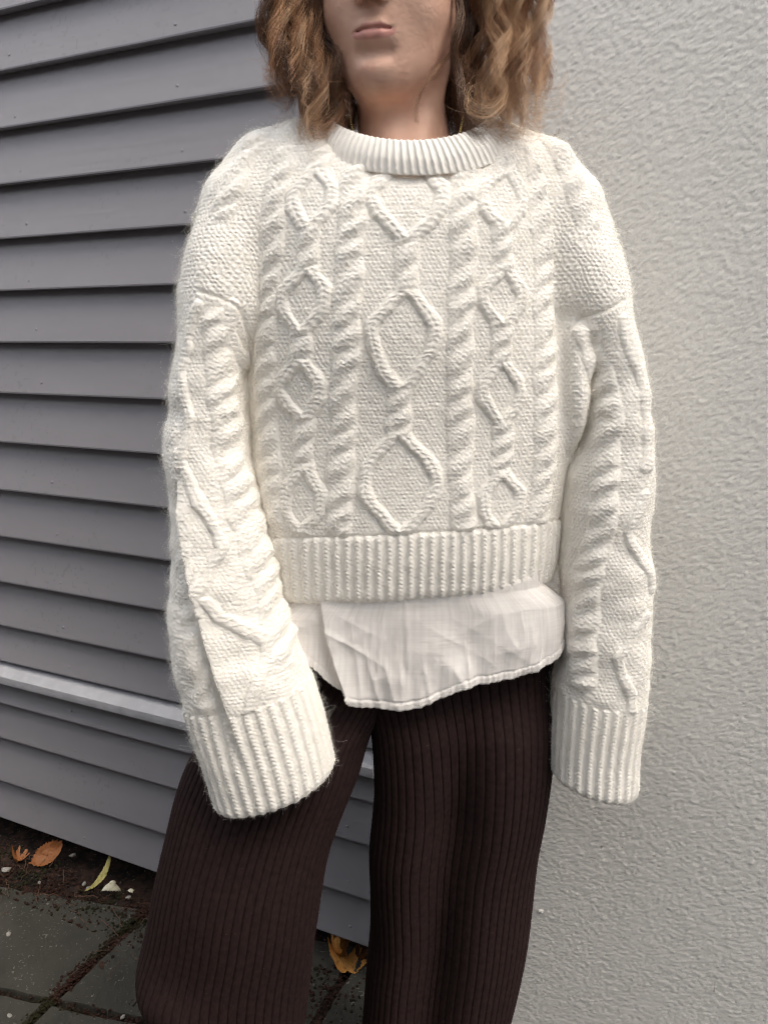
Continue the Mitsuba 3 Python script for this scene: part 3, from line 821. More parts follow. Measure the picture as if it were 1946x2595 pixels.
def leg(left, right, yc, b, seed, nribs):
    fpos = np.array([0.0, 0.13, 0.26, 0.36, 0.415, 0.46, 0.5, 0.54, 0.585, 0.64, 0.74, 0.87])
    per = len(fpos)
    nth, zz = nribs * per, np.arange(0.022, 0.93, 0.0080)[:, None]
    L, R, C, B = pw(left, zz), pw(right, zz), pw(yc, zz), pw(b, zz)
    # equal arc length round a mean section, so that every rib runs straight down the leg
    q = np.linspace(0, 2 * math.pi, 4001)
    ex_ = lambda t: np.sign(np.cos(t)) * np.abs(np.cos(t)) ** (2 / 2.3)
    ey_ = lambda t: np.sign(np.sin(t)) * np.abs(np.sin(t)) ** (2 / 2.3)
    cx, cy = 0.100 * ex_(q), 0.082 * ey_(q)
    arc = np.r_[0, np.cumsum(np.hypot(np.diff(cx), np.diff(cy)))]
    turn = (np.arange(nribs)[:, None] + fpos[None]).ravel() / nribs
    th = np.interp(turn * arc[-1], arc, q)[None, :]
    a, cxx = (R - L) / 2, (L + R) / 2
    X, Y = cxx + a * ex_(th), C - B * ey_(th)
    Z = zz + 0 * th
    V = np.stack([X, Y, Z], -1)
    N = np.stack([ex_(th) / a * (B + a) * 0.5 + 0 * zz, -ey_(th) / B * (B + a) * 0.5, 0 * Z], -1)
    N /= np.linalg.norm(N, axis=-1, keepdims=True)
    f_ = np.tile(fpos, nribs)[None, :]
    groove = -0.0019 * np.exp(-((f_ - 0.5) / 0.075) ** 2) + 0.0003 * np.cos(2 * np.pi * f_)
    w = np.array([7.0, 7.0, 3.2])
    drape = 0.026 * (meshkit.fbm(V * w + seed, 2, seed) - 0.5)
    return V, N, groove + drape


def leg_entry(V, N, hgt):
    W = V + N * hgt[..., None]
    nr, nc = W.shape[:2]
    Qd = grid_faces(nr, nc, True)[:, ::-1]
    return W.reshape(-1, 3), Qd


LG = leg(LGL, LGR, [(0.0, 0.945), (0.3, 0.93), (0.45, 0.922), (0.66, 0.945), (0.74, 0.968), (0.95, 0.970)], [(0.0, 0.100), (0.3, 0.098), (0.5, 0.090), (0.66, 0.080), (0.74, 0.056), (0.95, 0.050)], 3, 60)
V, N, h_ = LG
zr = V[..., 2]
# cloth slack below the left knee and a flat fold on its outer side
h_ = h_ + 0.018 * np.exp(-((zr - 0.305) / 0.036) ** 2) * np.exp(-((V[..., 0] + 0.28) / 0.065) ** 2) * (N[..., 1] < 0.2)
h_ = h_ - 0.022 * np.exp(-((zr - 0.232) / 0.036) ** 2) * np.exp(-((V[..., 0] + 0.275 - 0.4 * (zr - 0.232)) / 0.040) ** 2) * (N[..., 1] < 0.2)
a_v, a_q = leg_entry(V, N, h_)
RG = leg(RGL, RGR, [(0.0, 0.975), (0.4, 0.972), (0.66, 0.962), (0.74, 0.970), (0.95, 0.970)], [(0.0, 0.098), (0.4, 0.092), (0.66, 0.080), (0.74, 0.060), (0.95, 0.050)], 11, 62)
V, N, h_ = RG
zr = V[..., 2]
# a long soft fold that hangs from the hip, hollow on its inner side
xf = 0.105 + 0.10 * (zr - 0.35)
h_ = h_ - 0.040 * np.exp(-((V[..., 0] - xf + 0.035) / 0.035) ** 2) * (N[..., 1] < 0) * np.clip((0.75 - zr) / 0.2, 0, 1) + 0.006 * np.exp(-((V[..., 0] - xf - 0.03) / 0.03) ** 2) * (N[..., 1] < 0) * np.clip((0.8 - zr) / 0.3, 0, 1)
b_v, b_q = leg_entry(V, N, h_)
for key, v, q in (('person__trousers__leg', a_v, a_q), ('person__trousers__leg_001', b_v, b_q)):
    n = normals(v, q)
    ply_n(key, v, q, n, 'trouser_knit')
labels['person__trousers'] = {'label': 'dark brown wide ribbed knit trousers'}

# plain dark shoes under the hems (below the frame)
mat('shoe_leather', {'type': 'principled', 'base_color': rgb(0.02, 0.017, 0.015), 'roughness': 0.45, 'specular': 0.5})
for i, (x, y, rot) in enumerate(((-0.21, 0.90, 0.25), (0.115, 0.93, -0.15))):
    xs, ys, zs = np.arange(-0.06, 0.061, 0.005), np.arange(-0.18, 0.121, 0.005), np.arange(-0.01, 0.121, 0.005)
    Xg, Yg, Zg = xs[:, None, None], ys[None, :, None], zs[None, None, :]
    w_ = 0.040 - 0.010 * np.clip((Yg - 0.0) / 0.1, 0, 1) - 0.016 * np.clip((-Yg - 0.10) / 0.06, 0, 1) ** 2
    top = 0.050 + 0.05 * np.clip((Yg + 0.04) / 0.08, 0, 1)
    F = np.maximum(np.abs(Xg) - w_, np.maximum(np.abs(Yg + 0.035) - 0.125, np.maximum(Zg - top, 0.004 - Zg)))
    F = smax(np.abs(Xg) - w_ + 0 * Zg, smax(np.abs(Yg + 0.035) - 0.125, np.maximum(Zg - top, 0.004 - Zg), 0.03), 0.03)
    v, q = nets(F, xs, ys, zs)
    v = relax(v, q, 4)
    c, s = math.cos(rot), math.sin(rot)
    v = np.stack([x + v[:, 0] * c + v[:, 1] * s, y - v[:, 0] * s + v[:, 1] * c, v[:, 2]], 1)
    ply_n('person__' + numbered('shoe', i), v, q, normals(v, q), 'shoe_leather')

# ---------------------------------------------------------------- linen shirt whose tails hang out below the sweater
mat('linen', {'type': 'twosided', 'bsdf': {'type': 'bumpmap', 'scale': 1.0,
    'arbitrary': mikit.proc(lambda p, n, uv: 0.00022 * (n3(uv.x * 900, uv.y * 60, 1.0) + n3(uv.x * 60, uv.y * 900, 2.0)), 3e-4),
    'bsdf': {'type': 'principled', 'roughness': 0.85, 'specular': 0.15, 'sheen': 0.2,
             'base_color': mikit.proc(lambda p, n, uv: mikit.mix((0.66, 0.63, 0.61), (0.78, 0.76, 0.745), 0.70 * n3(uv.x * 620, uv.y * 14, 1.0) + 0.30 * n3(uv.x * 20, uv.y * 620, 2.0)))}}})
HEM_FRONT = [(-0.1512,0.8319),(-0.1226,0.8128),(-0.1016,0.7948),(-0.0738,0.7643),(-0.0484,0.7397),(-0.0227,0.731),(0.0003,0.7278),(0.0405,0.7328),(0.0973,0.7582),(0.154,0.768),(0.1932,0.7826),(0.2135,0.7972)]
nph, nv = 620, 110
ph = np.linspace(-math.pi, math.pi, nph)[:, None]
vv = np.linspace(0, 1, nv)[None, :]
SCX, SCY = 0.040, 0.958
fold_l = [(-0.0781,0.8806),(-0.0721,0.8397),(-0.0606,0.7921),(-0.0441,0.7433)]
X = SCX + 0.178 * np.sign(np.sin(ph)) * np.abs(np.sin(ph)) ** 0.85
Y0 = SCY - 0.088 * np.sign(np.cos(ph)) * np.abs(np.cos(ph)) ** 0.42
zb = np.interp(X, *np.array(sorted(HEM_FRONT)).T)
zb = np.where(np.cos(ph) > 0, zb, zb + (0.735 - zb) * np.abs(np.cos(ph)) ** 0.6)
zb = zb + 0.0008 * np.sin(ph * 61) * meshkit.noise(np.c_[ph * 9, ph * 0, ph * 0])[:, None] + 0.002 * (meshkit.noise(np.c_[ph * 14, ph * 0, ph * 0 + 4])[:, None] - 0.5)
Z = 0.935 + (zb - 0.935) * vv
hang = (1 - vv)
tuck = np.clip((vv - 0.18) / 0.13, 0, 1)
tuck_x = np.clip((hem_z(X, Y0) + 0.002 - Z) / 0.022, 0, 1)
Xw = X + (-0.020 + 0.026 * tuck_x) * np.sin(ph)
Yw = Y0 - (-0.012 + 0.0135 * tuck) * np.cos(ph)
V = np.stack([Xw, Yw, Z], -1)
rad = np.stack([np.sin(ph) + 0 * vv, -np.cos(ph) + 0 * vv, 0 * Z], -1)
low = np.clip((vv - 0.38) / 0.4, 0, 1)
crush = meshkit.fbm(V * np.array([30, 30, 15]) + 2.0, 3, 4)
ridg = 1 - np.abs(2 * crush - 1)
crush2 = 1 - np.abs(2 * meshkit.fbm(V * np.array([52, 52, 34]) + 9.0, 2, 6) - 1)
creases = 0
for k_, (a_, fq, fr_, hg) in enumerate(((1.05, 46, 9, 0.0040), (-0.95, 40, 8, 0.0034), (0.18, 60, 6, 0.0042), (-0.12, 85, 9, 0.0030))):
    q_, r_ = Xw * math.cos(a_) + Z * math.sin(a_), -Xw * math.sin(a_) + Z * math.cos(a_)
    nn_ = meshkit.noise(np.stack([q_ * fq, r_ * fr_, Yw * 6 + 3.0 * k_], -1), 40 + k_)
    gate = np.clip(2.2 * meshkit.noise(np.stack([Xw * 17, Z * 17, 0 * Z + k_], -1), 60 + k_) - 0.6, 0, 1)
    creases = creases + hg * gate * ((1 - np.abs(2 * nn_ - 1)) ** 3 - 0.3)
folds = 0.020 * (meshkit.noise(np.stack([Xw * 21 + 0.8 * Z * 9, Yw * 9, Z * 4.5], -1), 5) - 0.5)
off = folds * low + 0.0020 * (ridg - 0.7) * low + low * creases
d, sd, _ = line_dist(Xw, Z, fold_l)
isf = np.cos(ph) > 0
off = off + isf * low * np.where(sd < 0, -0.022 * np.exp(-(d / 0.022) ** 1.4) * np.clip(d / 0.004, 0, 1), 0.006 * np.exp(-(d / 0.016) ** 2))
crease = 0.0016 * np.exp(-((Xw - 0.022 - 0.01 * vv) / 0.0025) ** 2) * isf
hem_w = (Z - zb)
band = (hem_w < 0.0085)
off = off + crease + np.where(band, 0.0008 + 0.0007 * np.sin(ph * 150 + 6 * meshkit.noise(np.stack([ph * 6 + 0 * vv, 0 * Z, 0 * Z], -1))), 0) - 0.0012 * np.exp(-((hem_w - 0.0092) / 0.0010) ** 2)
V = V + rad * off[..., None]
uvw = np.stack([ph * 0.14 + 0 * vv, Z], -1).reshape(-1, 2)
inner = V - rad * 0.0022
lip = V[:, -1:] - rad[:, -1:] * 0.0011 - np.array([0, 0, 0.0016])
full = np.concatenate([V, lip, inner[:, ::-1]], 1)
uvf = np.concatenate([np.stack([ph * 0.14 + 0 * vv, Z], -1), np.stack([ph * 0.14, zb], -1), np.stack([ph * 0.14 + 0 * vv, Z], -1)[:, ::-1]], 1).reshape(-1, 2)
q = grid_faces(nph, full.shape[1])
v = full.reshape(-1, 3)
f_ = np.vstack([q[:, [0, 1, 2]], q[:, [0, 2, 3]]])
n = normals(v, q)
if n[(nph // 2) * full.shape[1] + 50, 1] > 0:
    f_, n = f_[:, ::-1], -n
path = meshkit.write_ply((v, f_), True, uv=uvf, normals=n)
scene['person__shirt'] = {'type': 'ply', 'filename': path, 'face_normals': False, 'bsdf': {'type': 'ref', 'id': 'linen'}}
labels['person__shirt'] = {'label': 'crumpled pale linen shirt tail hanging below the sweater hem'}


# ---------------------------------------------------------------- head and neck: one continuous skin
MOUTH = [(-0.0119,0.868,1.4769)][0]
YAW, TUCK = math.radians(16), math.radians(3)
FR = np.array([-math.sin(YAW), -math.cos(YAW), 0.0])
UP = np.array([0, 0, 1.0]) * math.cos(TUCK) + FR * math.sin(TUCK)
FR = FR * math.cos(TUCK) - np.array([0, 0, 1.0]) * math.sin(TUCK)
RT = np.cross(FR, UP) * -1.0
if RT[0] < 0:
    RT = -RT
M0 = np.array(MOUTH)


def skin_local(p):
    q = [p.x - M0[0], p.y - M0[1], p.z - M0[2]]
    return [q[0] * float(A[0]) + q[1] * float(A[1]) + q[2] * float(A[2]) for A in (RT, FR, UP)]


def skin_colour(p, n, uv):
    a, f, u = skin_local(p)
    t = fb(p.x * 45, p.y * 45, p.z * 45, 3)
    c = mikit.mix((0.58, 0.345, 0.255), (0.69, 0.445, 0.345), t)
    # ruddier skin over chin and cheeks, in blotches
    ru = mikit.smoothstep(0.40, 0.75, fb(p.x * 70, p.y * 70, p.z * 70 + 3, 3))
    chin = dr.exp(-(a * a / (0.020 * 0.020) + (u + 0.036) * (u + 0.036) / (0.014 * 0.014)))
    c = mikit.mix(c, (0.46, 0.205, 0.160), ru * (0.18 + 0.38 * chin))
    # lips
    half = 0.0244
    x = dr.abs(a) / half
    u = u + 0.0020 * x * x
    top = 0.0060 * dr.sqrt(dr.maximum(1 - x * x, 0)) * (0.72 + 0.28 * dr.exp(-dr.square((dr.abs(a) - 0.007) / 0.006))) - 0.0008
    bot = -0.0100 * dr.sqrt(dr.maximum(1 - x * x, 0)) + 0.0004
    lip = mikit.smoothstep(-0.0012, 0.0008, top - u) * mikit.smoothstep(-0.0012, 0.0010, u - bot) * mikit.smoothstep(0.0, 0.003, half - dr.abs(a)) * mikit.smoothstep(-0.045, -0.035, f)
    c = mikit.mix(c, mikit.mix((0.49, 0.205, 0.185), (0.57, 0.265, 0.235), t), lip * 0.85)
    frk = mikit.smoothstep(0.86, 0.93, n3(p.x * 260, p.y * 230, p.z * 230))
    return mikit.mix(c, (0.40, 0.22, 0.15), frk * 0.14)


mat('skin', {'type': 'bumpmap', 'scale': 1.0, 'arbitrary': mikit.proc(lambda p, n, uv: 0.00020 * (n3(p.x * 900, p.y * 900, p.z * 900) + 1.5 * n3(p.x * 350, p.y * 350, p.z * 350)), 4e-4),
             'bsdf': {'type': 'principled', 'base_color': mikit.proc(skin_colour), 'roughness': 0.48, 'specular': 0.4, 'sheen': 0.15}})


def head_field(X, Y, Z):
    px, py, pz = X - M0[0], Y - M0[1], Z - M0[2]
    a, f, u = (px * A[0] + py * A[1] + pz * A[2] for A in (RT, FR, UP))
    aa = np.abs(a)

    def ell(c, r, sym=False):
        q = [((aa if sym else a) - c[0]) / r[0], (f - c[1]) / r[1], (u - c[2]) / r[2]]
        k0 = np.sqrt(q[0] ** 2 + q[1] ** 2 + q[2] ** 2) + 1e-9
        k1 = np.sqrt((q[0] / r[0]) ** 2 + (q[1] / r[1]) ** 2 + (q[2] / r[2]) ** 2) + 1e-9
        return k0 * (k0 - 1) / k1

    def cap(p, q, r1, r2, sym=False):
        x = aa if sym else a
        d = np.array(q, float) - np.array(p, float)
        t = np.clip(((x - p[0]) * d[0] + (f - p[1]) * d[1] + (u - p[2]) * d[2]) / (d @ d), 0, 1)
        return np.sqrt((x - p[0] - t * d[0]) ** 2 + (f - p[1] - t * d[1]) ** 2 + (u - p[2] - t * d[2]) ** 2) - (r1 + (r2 - r1) * t)

    F = ell((0, -0.092, 0.098), (0.075, 0.096, 0.100))                  # cranium
    F = smin(F, ell((0, -0.068, 0.030), (0.064, 0.064, 0.092)), 0.03)   # face
    F = smin(F, cap((0.044, -0.086, 0.016), (0.013, -0.034, -0.033), 0.0175, 0.0175, True), 0.022)   # jaw
    F = smin(F, ell((0.034, -0.042, 0.028), (0.026, 0.030, 0.030), True), 0.022)                  # cheeks
    F = smin(F, ell((0, -0.057, -0.012), (0.042, 0.044, 0.036)), 0.025)
    F = smin(F, ell((0, -0.0255, -0.0370), (0.0185, 0.0185, 0.0160)), 0.018)    # chin
    F = smin(F, ell((0, -0.0275, 0.005), (0.031, 0.0235, 0.030)), 0.016)        # mouth barrel
    F = smin(F, cap((0, -0.008, 0.075), (0, 0.012, 0.036), 0.0085, 0.0100), 0.012)   # nose
    F = smin(F, ell((0, 0.013, 0.0345), (0.0105, 0.0105, 0.0090)), 0.006)
    F = smin(F, ell((0.0120, 0.0005, 0.0305), (0.0070, 0.0100, 0.0070), True), 0.006)
    F = smax(F, -ell((0.0062, 0.0035, 0.0235), (0.0034, 0.0058, 0.0042), True), 0.003)  # nostrils
    F = smax(F, -cap((0, 0.0055, 0.022), (0, 0.0035, 0.010), 0.0022, 0.0030), 0.006)   # philtrum
    # lips
    F = smin(F, cap((0.0218, -0.0118, 0.0002), (0.0080, -0.0050, 0.0032), 0.0026, 0.0046, True), 0.005)
    F = smin(F, cap((0.0080, -0.0045, 0.0034), (0.0, -0.0038, 0.0032), 0.0048, 0.0044, True), 0.004)
    F = smin(F, cap((0.0204, -0.0118, -0.0042), (0.0070, -0.0060, -0.0050), 0.0030, 0.0052, True), 0.005)
    F = smin(F, cap((0.0070, -0.0060, -0.0050), (0.0, -0.0056, -0.0050), 0.0052, 0.0050, True), 0.004)
    seam = cap((0.0236, -0.0092, -0.0008), (0.010, -0.0005, -0.0002), 0.0010, 0.0014, True)
    seam = np.minimum(seam, cap((0.010, -0.0005, -0.0002), (0.0, 0.0004, 0.0000), 0.0014, 0.0013, True))
    F = smax(F, -seam, 0.0022)
    F = smax(F, -cap((0.014, -0.0055, -0.0205), (0, -0.0020, -0.0215), 0.0022, 0.0030, True), 0.014)  # hollow above the chin
    # eye hollows with lids over the eyeballs, above the frame
    F = smax(F, -ell((0.032, 0.000, 0.080), (0.017, 0.014, 0.012), True), 0.012)
    F = smin(F, ell((0.032, -0.018, 0.079), (0.0135, 0.0135, 0.0125), True), 0.004)
    F = smin(F, cap((0.016, -0.006, 0.097), (0.045, -0.022, 0.096), 0.006, 0.006, True), 0.012)
    # neck, in world axes
    t = np.clip((1.45 - Z) / 0.13, 0, 1)
    nx, ny = 0.0215 + 0.004 * t, 0.988 - 0.036 * t
    rx, ry = 0.0530 + 0.004 * t ** 3, 0.056
    dn = np.sqrt(((X - nx) / rx) ** 2 + ((Y - ny) / ry) ** 2)
    neck = np.maximum((dn - 1) * 0.054, Z - 1.52)
    trap = np.sqrt((np.abs(X - 0.024) - 0.04) ** 2 * 0.30 + (Y - 0.975) ** 2 + (Z - 1.318) ** 2 * 1.0) - 0.055
    neck = smin(neck, trap, 0.04)
    # the two cords and the hollow of the throat
    for sgn in (-1, 1):
        x0 = 0.024 + sgn * 0.044 * np.clip((Z - 1.33) / 0.15, 0.12, 1)
        neck = smin(neck, np.sqrt((X - x0) ** 2 + (Y - 0.912 - 0.30 * (Z - 1.34)) ** 2) - 0.0085, 0.022)
    F = smin(F, neck, 0.022)
    return np.maximum(F, 1.30 - Z)


h = 0.0018
xs, ys, zs = np.arange(-0.125, 0.145, h), np.arange(0.835, 1.085, h), np.arange(1.295, 1.69, h)
FH = np.empty((len(xs), len(ys), len(zs)), np.float32)
for i in range(0, len(xs), 20):
    FH[i:i + 20] = head_field(xs[i:i + 20, None, None], ys[None, :, None], zs[None, None, :])
Vh, Qh = nets(FH, xs, ys, zs)
Vh = relax(Vh, Qh, 2)
ply_n('person', Vh, Qh, normals(Vh, Qh), 'skin')
tag('person', 'person with wavy light brown hair, cream cable knit sweater and dark trousers, arms hanging down', 'person')


# ---------------------------------------------------------------- curves: hair and wool fibres
def curves(key, strands, bsdf, radii):
    """strands (n, k, 3) control points; radii (n, k)."""
    os.makedirs(meshkit.FOLDER, exist_ok=True)
    path = f'{meshkit.FOLDER}/{key}.txt'
    n, k_ = strands.shape[:2]
    rows = np.concatenate([strands, radii[..., None]], -1)
    block = '\n'.join(['%.5f %.5f %.5f %.6f'] * k_) + '\n\n'
    with open(path, 'w') as out:
        for i in range(0, n, 5000):
            part = rows[i:i + 5000]
            out.write((block * len(part)) % tuple(part.ravel()))
    scene[key] = {'type': 'linearcurve', 'filename': path, 'bsdf': {'type': 'ref', 'id': bsdf}}


def hair_mat(name, c0, c1):
    mat(name, {'type': 'twosided', 'bsdf': {'type': 'principled', 'roughness': 0.30, 'specular': 0.6, 'spec_tint': 0.3,
        'base_color': mikit.proc(lambda p, n, uv: mikit.mix(c0, c1, n3(p.x * 420, p.y * 420, p.z * 26)))}})


HAIR = ['hair_dark', 'hair_brown', 'hair_light', 'hair_gold']
hair_mat('hair_dark', (0.055, 0.028, 0.017), (0.115, 0.060, 0.034))
hair_mat('hair_brown', (0.125, 0.058, 0.029), (0.22, 0.108, 0.054))
hair_mat('hair_light', (0.27, 0.138, 0.070), (0.42, 0.232, 0.125))
hair_mat('hair_gold', (0.38, 0.235, 0.135), (0.54, 0.360, 0.225))

# outlines of the two hanging masses: (z, x) of their inner and outer borders
HL_IN = [(1.7141,-0.0917),(1.6641,-0.0856),(1.5995,-0.0786),(1.5463,-0.0685),(1.5146,-0.064),(1.4869,-0.0552),(1.4589,-0.0421),(1.4353,-0.0351),(1.4161,-0.0405),(1.3968,-0.0533)]
HL_OUT = [(1.7141,-0.0917),(1.6641,-0.1037),(1.5995,-0.1115),(1.5463,-0.1161),(1.5054,-0.1214),(1.4823,-0.1241),(1.4636,-0.1165),(1.4448,-0.1098),(1.4233,-0.0989),(1.3968,-0.0864)]
HR_IN = [(1.7141,0.0825),(1.6641,0.0738),(1.5995,0.0681),(1.5463,0.067),(1.5054,0.0698),(1.473,0.0703),(1.4448,0.0688),(1.4209,0.0744),(1.3968,0.0896)]
HR_OUT = [(1.7141,0.1038),(1.6641,0.1297),(1.5995,0.1519),(1.5463,0.1661),(1.5054,0.1709),(1.473,0.1693),(1.4448,0.1663),(1.4209,0.16),(1.3968,0.1494)]
Z_AT = np.array([w_[0] for w_ in [(1.7141,-0.4013),(1.5328,-0.4209),(1.4869,-0.4259),(1.44,-0.431),(1.3968,-0.4357)]])       # heights of those rows
Z_TOP, Z_0, Z_100, Z_200, Z_290 = Z_AT


def make_lock(side, s, depth, z_tip, wave, curl, rg, nst, spread, tone):
    """One lock: strands along a waved path that ends in a curl. s 0 outer edge .. 1 by the face."""
    tin, tout = (HL_IN, HL_OUT) if side < 0 else (HR_IN, HR_OUT)
    z_tip = z_tip - 0.014
    nst = int(nst * 0.75) + 2
    spread = spread * 0.78
    z = np.linspace(1.62, z_tip, 12)
    x = (1 - s) * pw(tout, z) + s * pw(tin, z)
    L = 1.62 - z
    amp = 1.15 * wave * np.clip(L / 0.14, 0.1, 1)
    per, p0 = rg.uniform(0.058, 0.100), rg.uniform(0, 6.28)
    x = x + amp * np.sin(2 * np.pi * L / per + p0)
    y = depth + amp * 0.9 * np.cos(2 * np.pi * L / per + p0 + rg.uniform(-0.6, 0.6)) + 0.01 * np.clip((1.50 - z) / 0.1, 0, 1) * (-1 if depth < 0.93 else 0.3)
    P = np.stack([x, y, z], 1)
    # the curl at the tip
    d = P[-1] - P[-2]
    d /= np.linalg.norm(d)
    R, total, dirn = curl
    az = rg.uniform(-0.5, 0.5)
    w = np.array([dirn * math.cos(az), math.sin(az), 0.0])
    w = w - d * (w @ d)
    w /= np.linalg.norm(w)
    th = np.linspace(0, total, 7)[1:]
    shrink = 1 - 0.35 * th / max(total, 0.1)
    arc = P[-1] + R * (np.sin(th)[:, None] * d + (1 - np.cos(th))[:, None] * w) * shrink[:, None]
    P = np.vstack([P, arc])
    k_ = len(P)
    t = np.linspace(0, 1, k_)
    # strands around the path
    r_ = spread * np.sqrt(rg.uniform(0, 1, nst))
    a_ = rg.uniform(0, 6.28, nst)
    ox, oy = r_ * np.cos(a_), r_ * np.sin(a_) * 0.8
    taper = 0.85 * (1.0 + 0.2 * t - 0.85 * t ** 3)
    fz = rg.normal(0, 1, (nst, 3))
    ph1, f1 = rg.uniform(0, 6.28, nst), rg.uniform(2, 5, nst)
    jit = 0.0013 * np.sin(f1[:, None] * t[None] * 6.28 + ph1[:, None]) * t[None]
    S = P[None] + 0.0
    S = np.tile(P[None], (nst, 1, 1))
    S[..., 0] += ox[:, None] * taper + jit + 0.0016 * fz[:, 0:1] * t ** 1.5
    S[..., 1] += oy[:, None] * taper + jit * 0.8 + 0.0016 * fz[:, 1:2] * t ** 1.5
    S[..., 2] += 0.010 * fz[:, 2:3] * t
    fly = rg.random(nst) < 0.09
    S[fly, :, 0] += (rg.normal(0, 0.010, fly.sum())[:, None] * t ** 2)
    S[fly, :, 1] += (rg.normal(0, 0.008, fly.sum())[:, None] * t ** 2)
    return S, tone


def build_hair():
    rg = np.random.default_rng(23)
    out = {0: [], 1: [], 2: [], 3: []}
    def lock(side, s, depth, z_tip, wave, curl, nst, spread, tone):
        S, tn = make_lock(side, s, depth, z_tip, wave, curl, rg, nst, spread, tone)
        out[tn].append(S)
    U = rg.uniform
    # left mass: dark inner locks behind the jaw, lighter waves outside
    for i in range(26):
        lock(-1, U(0.60, 1.0), U(0.94, 1.0), U(Z_290 + 0.004, Z_200 - 0.004), 0.004, (U(0.008, 0.016), U(0.4, 2.0), -1), 110, 0.009, 0)
    for i in range(24):
        lock(-1, U(0.25, 0.85), U(0.90, 0.98), U(Z_290 + 0.006, Z_200 + 0.005), 0.008, (U(0.008, 0.018), U(0.5, 2.6), rg.choice([-1, -1, 1])), 70, 0.0075, rg.choice([0, 1, 1]))
    for i in range(20):
        lock(-1, U(-0.02, 0.45), U(0.89, 0.96), U(Z_200 + 0.012, Z_100 - 0.010), 0.009, (U(0.010, 0.020), U(0.9, 3.2), rg.choice([-1, -1, 1])), 50, 0.0060, rg.choice([0, 1, 1, 2]))
    for i in range(18):
        lock(-1, U(0.0, 0.75), U(0.885, 0.93), U(Z_290 + 0.010, Z_100 - 0.02), 0.009, (U(0.012, 0.022), U(1.0, 3.6), rg.choice([-1, 1])), 34, 0.0042, rg.choice([2, 3]))
    # right mass
    for i in range(22):
        lock(1, U(0.72, 1.0), U(0.93, 1.0), U(Z_290 + 0.004, Z_200), 0.004, (U(0.012, 0.020), U(0.6, 2.0), 1), 110, 0.009, 0)
    for i in range(26):
        lock(1, U(0.10, 0.80), U(0.91, 1.0), U(Z_200 + 0.02, Z_100 - 0.005), 0.008, (U(0.011, 0.022), U(0.7, 3.0), rg.choice([-1, 1])), 80, 0.0085, rg.choice([0, 1, 1, 2]))
    for i in range(20):
        lock(1, U(0.0, 0.60), U(0.885, 0.95), U(Z_200 - 0.008, Z_100 - 0.02), 0.009, (U(0.012, 0.022), U(0.8, 2.8), rg.choice([-1, -1, 1])), 50, 0.0055, rg.choice([1, 1, 2, 3]))
    for i in range(20):
        lock(1, U(-0.02, 0.60), U(0.88, 0.94), U(Z_290 + 0.014, Z_200 + 0.01), 0.009, (U(0.014, 0.027), U(1.8, 4.2), rg.choice([-1, 1])), 30, 0.0036, rg.choice([2, 3, 3]))
    for i in range(22):                               # single hairs that stray from the masses
        lock(-1 if i % 2 else 1, U(-0.12, 0.5), U(0.88, 0.97), U(Z_290, Z_100), 0.010, (U(0.012, 0.030), U(0.6, 3.5), rg.choice([-1, 1])), 5, 0.010, rg.choice([1, 2, 3]))
    # the dark curl that lies on the collar
    lock(1, 0.93, 0.90, Z_290 + 0.016, 0.004, (0.020, 2.0, 1), 120, 0.0060, 0)
    # a thin wisp that falls across the neck
    wisp = np.array([(0.0887,0.945,1.5036),(0.0721,0.915,1.4699),(0.0486,0.888,1.4379),(0.0365,0.882,1.4172),(0.0327,0.88,1.4011),(0.0357,0.882,1.3922)])
    S = np.tile(wisp[None], (16, 1, 1)) + rg.normal(0, 0.0016, (16, 1, 3)) * np.linspace(1.2, 0.7, 6)[None, :, None] + rg.normal(0, 0.0006, (16, 6, 3))
    out[1].append(S)
    # crown: short-cut strands over the skull, above the frame, parted at the top
    n = 6500
    ph = rg.uniform(-math.pi, math.pi, n)
    el = np.linspace(1.50, -0.05, 9)
    ctr = M0 + FR * -0.092 + UP * 0.098
    S = np.empty((n, 9, 3))
    for j, e in enumerate(el):
        r = 1.06 + 0.05 * rg.random(n) + 0.05 * j / 8
        S[:, j] = ctr + (np.cos(e) * np.sin(ph) * 0.078 * r)[:, None] * RT + (np.cos(e) * np.cos(ph) * 0.098 * r)[:, None] * -FR + (math.sin(e) * 0.103 * r)[:, None] * UP
    face = (np.cos(ph) < -0.55)
    out[0].append(S[~face])
    for tn, bs in enumerate(HAIR):
        name = numbered('strands', tn)
        groups = {}
        for S in out[tn]:
            groups.setdefault(S.shape[1], []).append(S)
        S = np.vstack([resample(x, 30) for v in groups.values() for x in v])
        k_ = S.shape[1]
        rad = 0.00014 * (1 - 0.55 * np.linspace(0, 1, k_) ** 2)[None] * rg.uniform(0.7, 1.25, len(S))[:, None]
        curves('person__hair__' + name, S, bs, rad)
        labels['person__hair__' + name] = {'kind': 'stuff'}


def resample(S, k_):
    return CubicSpline(np.linspace(0, 1, S.shape[1]), S, axis=1)(np.linspace(0, 1, k_))


build_hair()
labels['person__hair'] = {'label': 'wavy light brown hair with golden ends'}

